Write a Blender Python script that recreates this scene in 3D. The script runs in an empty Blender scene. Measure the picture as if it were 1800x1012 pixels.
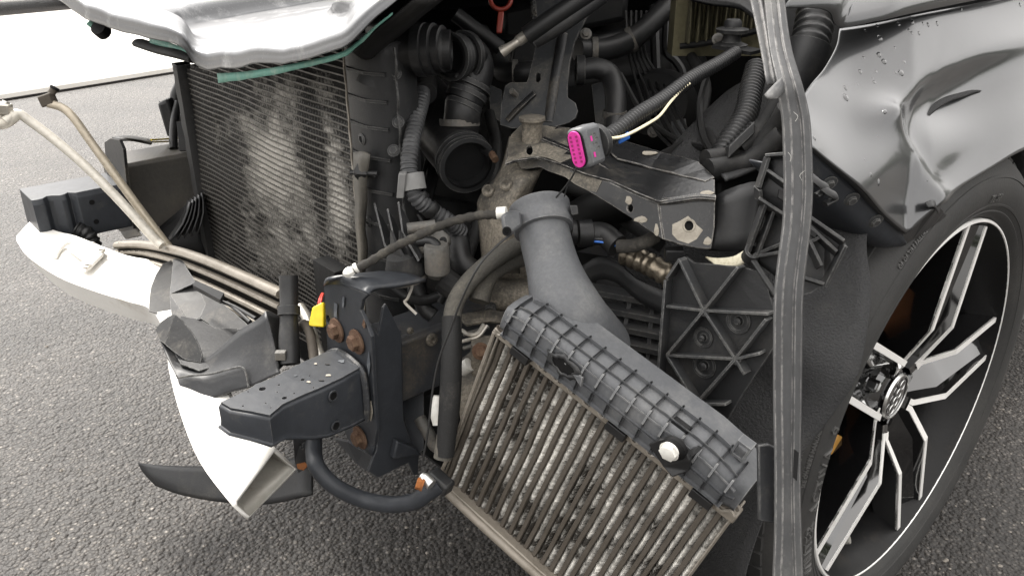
import bpy, bmesh, math, random
from mathutils import Vector, Matrix, noise
R = math.radians
random.seed(7)
scene = bpy.context.scene
COL = scene.collection

# ---------------------------------------------------------------- camera
CAM_H, PITCH, FPX = 0.945, R(25), 1450.0
cam_d = bpy.data.cameras.new('camera')
cam_d.sensor_width = 36.0
cam_d.lens = 36.0 * FPX / 1800.0
cam_d.clip_start = 0.02
cam_d.clip_end = 500.0
cam = bpy.data.objects.new('camera', cam_d)
cam.location = (0, 0, CAM_H)
cam.rotation_euler = (R(90) - PITCH, 0, 0)
COL.objects.link(cam)
scene.camera = cam

# ---------------------------------------------------------------- sky, sun, exposure
SUN_EL, SUN_AZ = R(46), R(-42)       # azimuth from +Y towards +X
world = bpy.data.worlds.new('World')
scene.world = world
world.use_nodes = True
wn, wl = world.node_tree.nodes, world.node_tree.links
bg = wn['Background']
sky = wn.new('ShaderNodeTexSky')
sky.sky_type = 'NISHITA'
sky.sun_disc = False
sky.sun_elevation = SUN_EL
sky.sun_rotation = SUN_AZ
sky.dust_density = 3.0
sky.air_density = 1.0
hs = wn.new('ShaderNodeHueSaturation')
hs.inputs['Saturation'].default_value = 0.12
wl.new(sky.outputs[0], hs.inputs['Color'])
tc = wn.new('ShaderNodeTexCoord')
cn = wn.new('ShaderNodeTexNoise')
cn.inputs['Scale'].default_value = 1.6
cn.inputs['Detail'].default_value = 6
wl.new(tc.outputs['Generated'], cn.inputs['Vector'])
cr = wn.new('ShaderNodeMapRange')
cr.inputs[1].default_value = .3
cr.inputs[2].default_value = .7
cr.inputs[3].default_value = .8
cr.inputs[4].default_value = 1.15
wl.new(cn.outputs[0], cr.inputs[0])
mx = wn.new('ShaderNodeMix')
mx.data_type = 'RGBA'
mx.inputs[0].default_value = .48
wl.new(hs.outputs[0], mx.inputs['A'])
mx.inputs['B'].default_value = (6.85, 6.5, 6.1, 1)     # even cloud layer
ml = wn.new('ShaderNodeVectorMath')
ml.operation = 'MULTIPLY'
wl.new(mx.outputs['Result'], ml.inputs[0])
wl.new(cr.outputs[0], ml.inputs[1])
# overcast sky: standard luminance distribution, zenith three times the horizon
sx = wn.new('ShaderNodeSeparateXYZ'); wl.new(tc.outputs['Generated'], sx.inputs[0])
ov = wn.new('ShaderNodeMapRange'); ov.inputs[1].default_value = 0; ov.inputs[2].default_value = 1; ov.inputs[3].default_value = .42; ov.inputs[4].default_value = 1.26
wl.new(sx.outputs['Z'], ov.inputs[0])
mo = wn.new('ShaderNodeVectorMath'); mo.operation = 'MULTIPLY'
wl.new(ml.outputs[0], mo.inputs[0]); wl.new(ov.outputs[0], mo.inputs[1])
wl.new(mo.outputs[0], bg.inputs['Color'])
bg.inputs['Strength'].default_value = 0.15
sun_d = bpy.data.lights.new('sun', 'SUN')
sun_d.energy = 1.5
sun_d.angle = R(10)
sun_d.color = (1, .95, .88)
sun = bpy.data.objects.new('sun', sun_d)
sd = Vector((math.sin(SUN_AZ) * math.cos(SUN_EL), math.cos(SUN_AZ) * math.cos(SUN_EL), math.sin(SUN_EL)))
sun.rotation_euler = sd.to_track_quat('Z', 'Y').to_euler()
sun.location = sd * 30
COL.objects.link(sun)
scene.view_settings.view_transform = 'Standard'
scene.view_settings.look = 'None'
scene.view_settings.gamma = 1
scene.view_settings.use_curve_mapping = False
scene.view_settings.exposure = 2.12
scene.cycles.max_bounces = 8

# ---------------------------------------------------------------- measuring the place
# World: camera above the origin, +Y ahead, Z up.  Car frame: a = forward of the front axle,
# b = outboard of the left wheel face, z = height.
UP = Vector((0, math.sin(PITCH), math.cos(PITCH)))
FW = Vector((0, math.cos(PITCH), -math.sin(PITCH)))
C0 = Vector((0, 0, CAM_H))
LV = Vector((.655, -.755, 0)).normalized()
FV = Vector((LV.y, -LV.x, 0))
ZV = Vector((0, 0, 1))
W0 = Vector((.536, .913, 0))
def ray(x, y): return Vector(((x - 900) / FPX, 0, 0)) - UP * ((y - 506) / FPX) + FW
def D(x, y, d): return C0 + ray(x, y) * d
def A(x, y, a):
    r = ray(x, y); return C0 + r * ((a - (C0 - W0).dot(FV)) / r.dot(FV))
def B(x, y, b):
    r = ray(x, y); return C0 + r * ((b - (C0 - W0).dot(LV)) / r.dot(LV))
def Z(x, y, h):
    r = ray(x, y); return C0 + r * ((h - CAM_H) / r.z)
def K(a, b, z): return W0 + FV * a + LV * b + ZV * z
def PL(x, y, p, n):
    r = ray(x, y); return C0 + r * ((p - C0).dot(n) / r.dot(n))
def DD(*pts): return [D(*p) for p in pts]

# ---------------------------------------------------------------- materials
MATS = {}
def mat(name, col, rough=.5, metal=0., dust=None, damt=.35, dscale=14., bump=.15, bscale=160., coat=0., wear=None, spec=.5, wamt=.5, detail=8, rvar=.15, crough=.04, stretch=None, cvar=.25, wrad=.0016):
    """base colour broken up by noise, settled dust in patches, worn edges, fine relief"""
    m = bpy.data.materials.new(name)
    m.use_nodes = True
    n, l = m.node_tree.nodes, m.node_tree.links
    p = n['Principled BSDF']
    p.inputs['Metallic'].default_value = metal
    p.inputs['Specular IOR Level'].default_value = spec
    p.inputs['Coat Weight'].default_value = coat
    p.inputs['Coat Roughness'].default_value = crough
    t = n.new('ShaderNodeTexCoord')
    src = t.outputs['Object']
    if stretch:
        mp = n.new('ShaderNodeMapping'); mp.inputs['Scale'].default_value = stretch
        l.new(src, mp.inputs[0]); src = mp.outputs[0]
    n1 = n.new('ShaderNodeTexNoise')
    n1.inputs['Scale'].default_value = dscale; n1.inputs['Detail'].default_value = detail; n1.inputs['Roughness'].default_value = .68
    l.new(src, n1.inputs['Vector'])
    n2 = n.new('ShaderNodeTexNoise')
    n2.inputs['Scale'].default_value = bscale; n2.inputs['Detail'].default_value = 4
    l.new(src, n2.inputs['Vector'])
    # base variation
    mv = n.new('ShaderNodeMix'); mv.data_type = 'RGBA'
    mv.inputs['A'].default_value = (*[c * (1 - cvar) for c in col], 1)
    mv.inputs['B'].default_value = (*[min(1, c * (1 + cvar)) for c in col], 1)
    l.new(n2.outputs[0], mv.inputs[0])
    out = mv.outputs['Result']
    if dust:
        rp = n.new('ShaderNodeMapRange')
        rp.inputs[1].default_value = .64 - damt * .34; rp.inputs[2].default_value = .73 - damt * .16
        rp.inputs[3].default_value = 0; rp.inputs[4].default_value = min(1, .25 + damt)
        l.new(n1.outputs[0], rp.inputs[0])
        md = n.new('ShaderNodeMix'); md.data_type = 'RGBA'
        n3 = n.new('ShaderNodeTexNoise'); n3.inputs['Scale'].default_value = 330; n3.inputs['Detail'].default_value = 5; n3.inputs['Roughness'].default_value = .7
        l.new(t.outputs['Object'], n3.inputs['Vector'])
        sp = n.new('ShaderNodeMapRange'); sp.inputs[1].default_value = .60; sp.inputs[2].default_value = .72; sp.inputs[3].default_value = 0; sp.inputs[4].default_value = .55
        l.new(n3.outputs[0], sp.inputs[0])
        pm = n.new('ShaderNodeMath'); pm.operation = 'MULTIPLY_ADD'; pm.use_clamp = True      # grit breaks up the patches and speckles the rest
        gm = n.new('ShaderNodeMapRange'); gm.inputs[1].default_value = .35; gm.inputs[2].default_value = .6; gm.inputs[3].default_value = .35; gm.inputs[4].default_value = 1.
        l.new(n3.outputs[0], gm.inputs[0])
        l.new(rp.outputs[0], pm.inputs[0]); l.new(gm.outputs[0], pm.inputs[1])
        sc = n.new('ShaderNodeMath'); sc.operation = 'MULTIPLY'; l.new(sp.outputs[0], sc.inputs[0]); sc.inputs[1].default_value = min(1., .35 + damt)
        l.new(sc.outputs[0], pm.inputs[2])
        l.new(pm.outputs[0], md.inputs[0]); l.new(out, md.inputs['A'])
        md.inputs['B'].default_value = (*dust, 1)
        out = md.outputs['Result']
    if wear:
        g = n.new('ShaderNodeNewGeometry')
        bv_ = n.new('ShaderNodeBevel'); bv_.samples = 4; bv_.inputs['Radius'].default_value = wrad
        dt = n.new('ShaderNodeVectorMath'); dt.operation = 'DOT_PRODUCT'
        l.new(g.outputs['Normal'], dt.inputs[0]); l.new(bv_.outputs[0], dt.inputs[1])
        wr = n.new('ShaderNodeMapRange')
        wr.inputs[1].default_value = .995; wr.inputs[2].default_value = .90
        wr.inputs[3].default_value = 0; wr.inputs[4].default_value = wamt * 1.5
        l.new(dt.outputs['Value'], wr.inputs[0])
        n4 = n.new('ShaderNodeTexNoise'); n4.inputs['Scale'].default_value = 120; n4.inputs['Detail'].default_value = 5; n4.inputs['Roughness'].default_value = .7
        l.new(t.outputs['Object'], n4.inputs['Vector'])
        n4r = n.new('ShaderNodeMapRange'); n4r.inputs[1].default_value = .40; n4r.inputs[2].default_value = .62; n4r.inputs[3].default_value = .12; n4r.inputs[4].default_value = 1
        l.new(n4.outputs[0], n4r.inputs[0])
        mu = n.new('ShaderNodeMath'); mu.operation = 'MULTIPLY'; mu.use_clamp = True
        l.new(wr.outputs[0], mu.inputs[0]); l.new(n4r.outputs[0], mu.inputs[1])
        mw = n.new('ShaderNodeMix'); mw.data_type = 'RGBA'
        l.new(mu.outputs[0], mw.inputs[0]); l.new(out, mw.inputs['A'])
        mw.inputs['B'].default_value = (*wear, 1)
        out = mw.outputs['Result']
    l.new(out, p.inputs['Base Color'])
    rr = n.new('ShaderNodeMapRange')
    rr.inputs[3].default_value = max(0.02, rough - rvar); rr.inputs[4].default_value = min(1, rough + rvar)
    l.new(n1.outputs[0], rr.inputs[0])
    l.new(rr.outputs[0], p.inputs['Roughness'])
    if bump:
        b = n.new('ShaderNodeBump')
        b.inputs['Strength'].default_value = bump; b.inputs['Distance'].default_value = .002
        l.new(n2.outputs[0], b.inputs['Height'])
        l.new(b.outputs[0], p.inputs['Normal'])
    MATS[name] = m
    return m

# ---------------------------------------------------------------- mesh helpers
def finish(o, thick=None, bevel=None, sub=0, off=0., bseg=2):
    if thick:
        s = o.modifiers.new('solid', 'SOLIDIFY'); s.thickness = thick; s.offset = off
    if bevel:
        s = o.modifiers.new('bevel', 'BEVEL'); s.width = bevel; s.segments = bseg; s.limit_method = 'ANGLE'; s.angle_limit = R(35)
    if sub:
        s = o.modifiers.new('sub', 'SUBSURF'); s.levels = sub; s.render_levels = sub
def ob(name, V, Fc, m, parent=None, smooth=35, thick=None, bevel=None, sub=0, off=0., fix=True):
    V = [Vector(v) for v in V]
    lo = Vector([min(v[i] for v in V) for i in range(3)]); hi = Vector([max(v[i] for v in V) for i in range(3)])
    c = (lo + hi) / 2
    me = bpy.data.meshes.new(name)
    me.from_pydata([v - c for v in V], [], Fc)
    if fix:
        bm = bmesh.new(); bm.from_mesh(me)
        bmesh.ops.recalc_face_normals(bm, faces=bm.faces)
        bm.to_mesh(me); bm.free()
    if smooth:
        for p in me.polygons: p.use_smooth = True
        if smooth < 180: me.set_sharp_from_angle(angle=R(smooth))
    if m is not None: me.materials.append(m if not isinstance(m, str) else MATS[m])
    o = bpy.data.objects.new(name, me)
    o.location = c
    COL.objects.link(o)
    if parent: attach(o, parent)
    finish(o, thick, bevel, sub, off)
    return o
def wloc(o):
    v = Vector(o.location)
    if o.parent: v = wloc(o.parent) + v
    return v
def attach(o, parent):       # parents carry no rotation or scale: child location is relative
    o.location = Vector(o.location) - wloc(parent)
    o.parent = parent
def thing(name, loc, label, cat, group=None):
    e = bpy.data.objects.new(name, None); e.empty_display_size = .1
    e.location = loc; COL.objects.link(e)
    e['label'] = label; e['category'] = cat
    if group: e['group'] = group
    return e
def tag(o, label, cat, group=None):
    o['label'] = label; o['category'] = cat
    if group: o['group'] = group
    return o
def crp(p0, p1, p2, p3, t):
    return .5 * ((2 * p1) + (p2 - p0) * t + (2 * p0 - 5 * p1 + 4 * p2 - p3) * t * t + (3 * p1 - p0 - 3 * p2 + p3) * t ** 3)
def spline(pts, n):
    q = [pts[0] * 2 - pts[1]] + list(pts) + [pts[-1] * 2 - pts[-2]]
    out = []
    for i in range(1, len(q) - 2):
        for k in range(n):
            out.append(crp(q[i - 1], q[i], q[i + 1], q[i + 2], k / n))
    out.append(q[-2])
    return out
def resample(pts, step):
    out = [pts[0]]; acc = 0; prev = pts[0]
    for p in pts[1:]:
        d = (p - prev).length
        while acc + d >= step and d > 0:
            t = (step - acc) / d
            prev = prev.lerp(p, t); out.append(prev); d = (p - prev).length; acc = 0
        acc += d; prev = p
    if (out[-1] - pts[-1]).length > step * .3: out.append(pts[-1])
    return out
def tube(name, pts, r, m, parent=None, seg=12, n=6, corr=None, cap=True, rs=None, smooth=40, flat=None, straight=False, hollow=0):
    """swept tube; corr=(pitch, depth) makes a corrugated conduit; rs = radius factor per control point"""
    P = list(pts) if straight else spline(pts, n)
    RS = None
    if rs:
        RV = [Vector((v, 0, 0)) for v in rs]
        RS = [v.x for v in (RV if straight else spline(RV, n))]
    if corr:
        P = resample(P, corr[0] / 4); RS = None
    N = len(P); V = []; Fc = []
    tan = [(P[min(i + 1, N - 1)] - P[max(i - 1, 0)]).normalized() for i in range(N)]
    ref = ZV if abs(tan[0].z) < .9 else Vector((1, 0, 0))
    u = tan[0].cross(ref).normalized()
    prof = [1, 1, .0, .0]
    for i in range(N):
        u = (u - tan[i] * u.dot(tan[i])).normalized(); w = tan[i].cross(u)
        rr = r * (RS[i] if RS else 1)
        if corr: rr = r - corr[1] * (1 - prof[i % 4])
        for k in range(seg):
            a = 2 * math.pi * k / seg
            V.append(P[i] + u * (math.cos(a) * rr) + w * (math.sin(a) * rr * (flat or 1)))
    for i in range(N - 1):
        for k in range(seg):
            Fc.append((i * seg + k, i * seg + (k + 1) % seg, (i + 1) * seg + (k + 1) % seg, (i + 1) * seg + k))
    if hollow:
        for e, (i, s) in enumerate(((0, 1), (N - 1, -1))):
            base = len(V)
            for k in range(seg):
                q = V[i * seg + k]; V.append(P[i] + (q - P[i]) * hollow)
            dp = min(N - 1, 5)
            for k in range(seg):
                j = i + s * dp
                V.append(P[j] + (V[j * seg + k] - P[j]) * hollow)
            for k in range(seg):
                k2 = (k + 1) % seg
                Fc.append((i * seg + k, i * seg + k2, base + k2, base + k))
                Fc.append((base + k, base + k2, base + seg + k2, base + seg + k))
            Fc.append(tuple(base + seg + k for k in range(seg)))
    elif cap:
        Fc.append(tuple(range(seg))); Fc.append(tuple((N - 1) * seg + k for k in range(seg)))
    return ob(name, V, Fc, m, parent, smooth=smooth)
def sheet(name, grid, m, parent=None, n=4, thick=.0015, smooth=180, disp=None, off=0., bevel=None):
    """smooth skin through a grid of points (rows of equal length)"""
    rows = [spline(r, n) for r in grid]
    cols = [spline([rows[i][j] for i in range(len(rows))], n) for j in range(len(rows[0]))]
    nj, ni = len(cols), len(cols[0])
    V = [cols[j][i] for j in range(nj) for i in range(ni)]
    if disp: V = [disp(v) for v in V]
    Fc = [(j * ni + i, j * ni + i + 1, (j + 1) * ni + i + 1, (j + 1) * ni + i) for j in range(nj - 1) for i in range(ni - 1)]
    return ob(name, V, Fc, m, parent, smooth=smooth, thick=thick, off=off, bevel=bevel)
def plate(name, outline, m, parent=None, thick=.002, holes=(), bevel=None, off=0., smooth=0, jag=0.):
    """flat or gently bent plate cut to an outline, with real holes"""
    bm = bmesh.new(); edges = []
    for k, loop in enumerate([outline] + list(holes)):
        if jag and k == 0:
            q = []
            for i, p in enumerate(loop):
                p2 = loop[(i + 1) % len(loop)]; d = (p2 - p).length; c = max(1, int(d / .012))
                for s in range(c):
                    v = p.lerp(p2, s / c)
                    q.append(v + Vector((random.uniform(-1, 1), random.uniform(-1, 1), random.uniform(-1, 1))) * (jag if s else 0))
            loop = q
        vs = [bm.verts.new(p) for p in loop]
        edges += [bm.edges.new((vs[i], vs[(i + 1) % len(vs)])) for i in range(len(vs))]
    bmesh.ops.triangle_fill(bm, edges=edges, use_beauty=True, use_dissolve=False)
    bm.verts.index_update()
    V = [v.co.copy() for v in bm.verts]; Fc = [tuple(v.index for v in f.verts) for f in bm.faces]
    bm.free()
    return ob(name, V, Fc, m, parent, smooth=smooth, thick=thick, bevel=bevel, off=off)
def circ(c, u, v, r, n=14, r2=None):
    r2 = r2 or r
    return [c + u * (math.cos(2 * math.pi * k / n) * r) + v * (math.sin(2 * math.pi * k / n) * r2) for k in range(n)]
def prism(name, outline, ext, m, parent=None, bevel=None, smooth=35):
    n = len(outline)
    V = list(outline) + [p + ext for p in outline]
    Fc = [tuple(range(n)), tuple(range(2 * n - 1, n - 1, -1))] + [(i, (i + 1) % n, n + (i + 1) % n, n + i) for i in range(n)]
    return ob(name, V, Fc, m, parent, bevel=bevel, smooth=smooth)
def box(name, c, u, v, w, m, parent=None, bevel=None):
    """half axes u, v, w"""
    V = [c + u * i + v * j + w * k for i in (-1, 1) for j in (-1, 1) for k in (-1, 1)]
    Fc = [(0, 1, 3, 2), (4, 6, 7, 5), (0, 4, 5, 1), (2, 3, 7, 6), (0, 2, 6, 4), (1, 5, 7, 3)]
    return ob(name, V, Fc, m, parent, bevel=bevel)
def bar(name, p, q, w, h, m, parent=None, up=ZV, bevel=None):
    t = (q - p); ln = t.length; t.normalize()
    s = t.cross(up).normalized(); u2 = s.cross(t)
    return box(name, (p + q) / 2, t * (ln / 2), s * (w / 2), u2 * (h / 2), m, parent, bevel)
def lathe(name, prof, org, axis, m, parent=None, seg=32, smooth=35, close=True, arc=None):
    """profile of (radius, height along axis)"""
    axis = axis.normalized()
    u = axis.cross(ZV if abs(axis.z) < .9 else Vector((1, 0, 0))).normalized(); w = axis.cross(u)
    V = []; Fc = []; n = len(prof)
    for k in range(seg):
        a = 2 * math.pi * k / seg
        d = u * math.cos(a) + w * math.sin(a)
        for r, h in prof: V.append(org + d * r + axis * h)
    for k in range(seg):
        k2 = (k + 1) % seg
        for i in range(n - 1): Fc.append((k * n + i, k * n + i + 1, k2 * n + i + 1, k2 * n + i))
    if close:
        if prof[0][0] > 1e-5: Fc.append(tuple(k * n for k in range(seg)))
        if prof[-1][0] > 1e-5: Fc.append(tuple(k * n + n - 1 for k in range(seg)))
    o = ob(name, V, Fc, m, parent, smooth=smooth)
    return o
def hexbolt(name, p, axis, r, m, parent=None, washer=1.55, h=.6):
    """flanged hexagon bolt head, one mesh"""
    axis = axis.normalized()
    u = axis.cross(ZV if abs(axis.z) < .9 else Vector((1, 0, 0))).normalized(); w = axis.cross(u)
    prof = [(r * washer, 0), (r * washer, r * .22), (r * 1.15, r * .34), (r * .9, r * .36)]
    V, Fc = [], []; n = len(prof); seg = 18
    for k in range(seg):
        a = 2 * math.pi * k / seg; d = u * math.cos(a) + w * math.sin(a)
        V += [p + d * q + axis * hh for q, hh in prof]
    for k in range(seg):
        k2 = (k + 1) % seg
        Fc += [(k * n + i, k * n + i + 1, k2 * n + i + 1, k2 * n + i) for i in range(n - 1)]
    Fc.append(tuple(k * n for k in range(seg))); Fc.append(tuple(k * n + n - 1 for k in range(seg)))
    b = len(V)
    for q, hh in ((1, .3), (1, .3 + h * .88), (.86, .3 + h)):
        V += [c + axis * (r * hh) for c in circ(p, u, w, r * q, 6)]
    for l_ in range(2):
        Fc += [(b + l_ * 6 + k, b + l_ * 6 + (k + 1) % 6, b + l_ * 6 + 6 + (k + 1) % 6, b + l_ * 6 + 6 + k) for k in range(6)]
    Fc.append(tuple(b + 12 + k for k in range(6))); Fc.append(tuple(b + k for k in range(6)))
    return ob(name, V, Fc, m, parent, smooth=30)
def curve_wire(name, pts, r, m, parent=None, seg=6, n=6):
    return tube(name, pts, r, m, parent, seg=seg, n=n)
# ---------------------------------------------------------------- the materials
DUST = (.20, .175, .14)
mat('bonnet_paint', (.10, .102, .106), rough=.48, metal=.85, crough=.2, coat=.35, bump=.04, bscale=60, dust=(.42, .42, .42), damt=.3, dscale=12, rvar=.1, cvar=.05)
mat('paint', (.060, .0613, .0637), rough=.38, metal=.9, crough=.12, coat=.9, bump=0, dust=(.06, .06, .06), damt=.15, dscale=5, rvar=.04, cvar=.05)
mat('weld', (.028, .030, .033), rough=.6, dust=(.18, .16, .13), damt=.36, dscale=60, bump=.6, bscale=180)
mat('scuff_blue', (.055, .062, .072), rough=.55, dust=(.13, .135, .14), damt=.4, dscale=60, bump=.2)
mat('ecoat', (.026, .0285, .033), rough=.42, spec=.25, dust=(.085, .08, .072), damt=.16, dscale=30, bump=.12, bscale=90, wear=(.17, .165, .155), wamt=.4, wrad=.0011)
mat('dusty_arm', (.03, .029, .027), rough=.6, spec=.3, dust=(.21, .187, .15), damt=.62, dscale=16, bump=.25, wear=(.3, .28, .24))
mat('bracket_steel', (.026, .0278, .030), rough=.5, spec=.35, dust=(.12, .11, .092), damt=.40, dscale=12, bump=.15, wear=(.25, .24, .22))
mat('chip', (.30, .275, .23), rough=.7, spec=.3, dust=(.13, .11, .085), damt=.5, dscale=50, bump=.4)
mat('beam_inside', (.36, .345, .31), rough=.5, metal=.2, dust=(.22, .2, .165), damt=.4, dscale=20, bump=.2)
mat('ecoat_dirty', (.011, .0115, .0125), rough=.45, spec=.35, dust=(.12, .105, .082), damt=.36, dscale=10, bump=.15, wear=(.25, .23, .2))
mat('arm', (.008, .0083, .009), rough=.28, spec=.5, dust=(.12, .107, .088), damt=.2, dscale=9, bump=.12, wear=(.35, .33, .3), wamt=.9)
mat('dusty_metal', (.03, .029, .027), rough=.65, spec=.3, dust=(.24, .212, .17), damt=.78, dscale=9, bump=.25, bscale=260)
mat('plastic', (.016, .0164, .0172), rough=.5, spec=.35, dust=(.05, .047, .042), damt=.3, dscale=16, bump=.1, bscale=400, wear=(.13, .13, .125), wamt=.8)
mat('plastic_rib', (.034, .035, .0365), rough=.5, spec=.35, dust=(.08, .075, .068), damt=.4, dscale=16, bump=.1, bscale=400, wear=(.2, .2, .19), wamt=.9)
mat('plastic_claw', (.018, .0185, .0195), rough=.5, spec=.35, dust=(.06, .057, .052), damt=.4, dscale=16, bump=.1, bscale=400, wear=(.2, .2, .19), wamt=.9)
mat('plastic_grey', (.078, .081, .086), rough=.52, spec=.4, dust=(.15, .15, .148), damt=.42, dscale=15, bump=.1, bscale=300, wear=(.24, .24, .235), wamt=.8)
mat('plastic_dark', (.0088, .009, .0095), rough=.42, spec=.35, dust=(.025, .023, .02), damt=.25, dscale=18, bump=.1)
mat('conduit_grey', (.045, .046, .048), rough=.5, spec=.4, dust=(.09, .085, .08), damt=.3, dscale=20, bump=.1)
mat('duct', (.011, .0116, .0130), rough=.46, spec=.28, dust=(.07, .066, .06), damt=.26, dscale=18, bump=.1, bscale=250, wear=(.25, .25, .24))
mat('duct_pale', (.017, .0172, .0175), rough=.55, spec=.28, dust=(.13, .12, .105), damt=.35, dscale=18, bump=.1, bscale=250, wear=(.25, .25, .24))
mat('rubber', (.014, .014, .014), rough=.68, spec=.3, dust=(.06, .056, .05), damt=.3, dscale=20, bump=.2, bscale=500)
mat('tyre_rubber', (.029, .0286, .028), rough=.66, spec=.3, dust=(.05, .048, .045), damt=.45, dscale=8, bump=.2, bscale=350)
mat('conduit_black', (.011, .0112, .0118), rough=.32, spec=.5, dust=(.05, .047, .042), damt=.2, dscale=30, bump=.05)
mat('hose', (.015, .0152, .0157), rough=.46, spec=.38, dust=(.04, .037, .033), damt=.3, dscale=20, bump=.12)
mat('tape_black', (.012, .012, .0122), rough=.6, spec=.35, dust=(.04, .037, .033), damt=.4, dscale=30, bump=.4, bscale=80)
mat('pale_pipe', (.50, .475, .42), rough=.45, metal=.2, dust=(.34, .29, .22), damt=.4, dscale=30, bump=.2)
mat('tan_pipe', (.34, .30, .235), rough=.45, metal=.3, dust=(.22, .18, .12), damt=.4, dscale=30, bump=.2)
mat('far_rail', (.085, .08, .072), rough=.6, dust=(.15, .135, .11), damt=.5, dscale=9, bump=.2)
mat('edge_shade', (.012, .010, .009), rough=.8, bump=.3)
mat('guide', (.075, .07, .06), rough=.6, dust=(.14, .125, .10), damt=.5, dscale=20, bump=.2)
mat('rail_near', (.034, .036, .040), rough=.5, spec=.35, dust=(.10, .085, .065), damt=.5, dscale=12, bump=.2, wear=(.2, .18, .15))
mat('foam_hose', (.070, .067, .060), rough=.9, spec=.15, dust=(.15, .138, .115), damt=.5, dscale=14, bump=.5, bscale=450)
mat('strip', (.054, .0548, .056), rough=.62, spec=.3, dust=(.125, .123, .118), damt=.45, dscale=20, bump=.2, bscale=220, wear=(.30, .29, .28), wamt=.6, stretch=(1, 1, .35))
mat('beam_alu', (.70, .685, .65), rough=.5, dust=(.36, .31, .24), damt=.30, dscale=18, bump=.08, cvar=.03)
mat('alu', (.42, .40, .36), rough=.42, metal=.65, dust=(.25, .21, .15), damt=.4, dscale=22, bump=.2)
mat('alu_bright', (.55, .54, .50), rough=.32, metal=.8, dust=(.30, .26, .2), damt=.2, dscale=30, bump=.15)
mat('alu_tan', (.070, .060, .049), rough=.7, metal=.0, spec=.3, dust=(.05, .042, .032), damt=.45, dscale=30, bump=.3, bscale=240)
mat('core_frame', (.20, .178, .148), rough=.5, metal=.25, dust=(.09, .075, .055), damt=.45, dscale=20, bump=.25, wear=(.5, .47, .42))
mat('rad_tube', (.095, .09, .081), rough=.5, metal=.25, dust=(.04, .036, .03), damt=.5, dscale=14, bump=.2)
mat('rust', (.075, .043, .028), rough=.85, spec=.2, dust=(.14, .095, .062), damt=.5, dscale=60, bump=.6, bscale=260)
mat('rust_orange', (.26, .095, .028), rough=.85, spec=.25, dust=(.14, .055, .02), damt=.5, dscale=40, bump=.5)
mat('foil', (.30, .26, .20), rough=.35, metal=.8, dust=(.07, .055, .04), damt=.6, dscale=40, bump=.5)
mat('caliper', (.38, .19, .03), rough=.55, dust=(.2, .1, .03), damt=.4, dscale=40, bump=.2)
mat('galv', (.55, .55, .53), rough=.33, metal=.85, bump=.1)
mat('cast', (.10, .097, .09), rough=.6, metal=.3, dust=(.15, .13, .105), damt=.5, dscale=25, bump=.4, bscale=300)
mat('black', (.004, .004, .0043), rough=.6, spec=.2, dust=(.012, .011, .01), damt=.3, bump=.1)
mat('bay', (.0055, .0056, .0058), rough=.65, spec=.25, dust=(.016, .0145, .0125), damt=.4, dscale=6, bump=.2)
mat('felt', (.046, .0462, .047), rough=.98, spec=.05, dust=(.075, .074, .071), damt=.3, dscale=24, bump=1., bscale=500)
mat('teal', (.12, .30, .245), rough=.6, dust=(.30, .38, .32), damt=.45, dscale=40, bump=.3)
mat('pink', (.52, .026, .25), rough=.4, bump=.05)
mat('pink_dark', (.22, .008, .09), rough=.5, bump=0)
mat('yellow', (.75, .56, .015), rough=.4, bump=.05, dust=(.5, .36, .05), damt=.2)
mat('red', (.5, .03, .015), rough=.45, bump=.05)
mat('red_handle', (.20, .022, .011), rough=.45, bump=.05, dust=(.10, .025, .016), damt=.3)
mat('cream_wire', (.72, .66, .47), rough=.5, bump=0)
mat('green_wire', (.12, .45, .1), rough=.5, bump=0)
mat('brown_wire', (.25, .1, .04), rough=.5, bump=0)
mat('blue', (.02, .13, .5), rough=.45, bump=0)
mat('white_plastic', (.62, .61, .57), rough=.45, dust=(.36, .33, .27), damt=.3, bump=.1)
mat('foam', (.55, .52, .40), rough=.8, dust=(.22, .18, .11), damt=.5, dscale=40, bump=.4)
mat('clamp_grey', (.16, .16, .157), rough=.5, dust=(.10, .095, .088), damt=.3, bump=.1)
mat('filter', (.17, .155, .092), rough=.85, dust=(.06, .054, .036), damt=.4, bump=.2)
mat('gloss_black', (.004, .004, .0043), rough=.08, spec=.9, coat=1., bump=0, dust=(.02, .017, .014), damt=.06, dscale=14, rvar=.04)
mat('rim_dark', (.006, .006, .0063), rough=.42, spec=.22, dust=(.03, .024, .018), damt=.3, dscale=20, bump=.1)
mat('polished', (.84, .83, .805), rough=.45, metal=.35, bump=.05, dust=(.5, .45, .36), damt=.12, dscale=18, cvar=.06)
mat('chrome', (.62, .62, .61), rough=.22, metal=1., bump=0, rvar=.05)
mat('disc', (.11, .062, .038), rough=.6, metal=.3, dust=(.2, .085, .03), damt=.6, dscale=12, bump=.3)
mat('wire', (.010, .010, .010), rough=.5, bump=0)
mat('tape', (.035, .033, .030), rough=.85, spec=.2, dust=(.09, .083, .07), damt=.5, dscale=60, bump=.4, bscale=200)
mat('water', (.02, .021, .022), rough=.03, coat=1., bump=0, rvar=.01)

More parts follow.
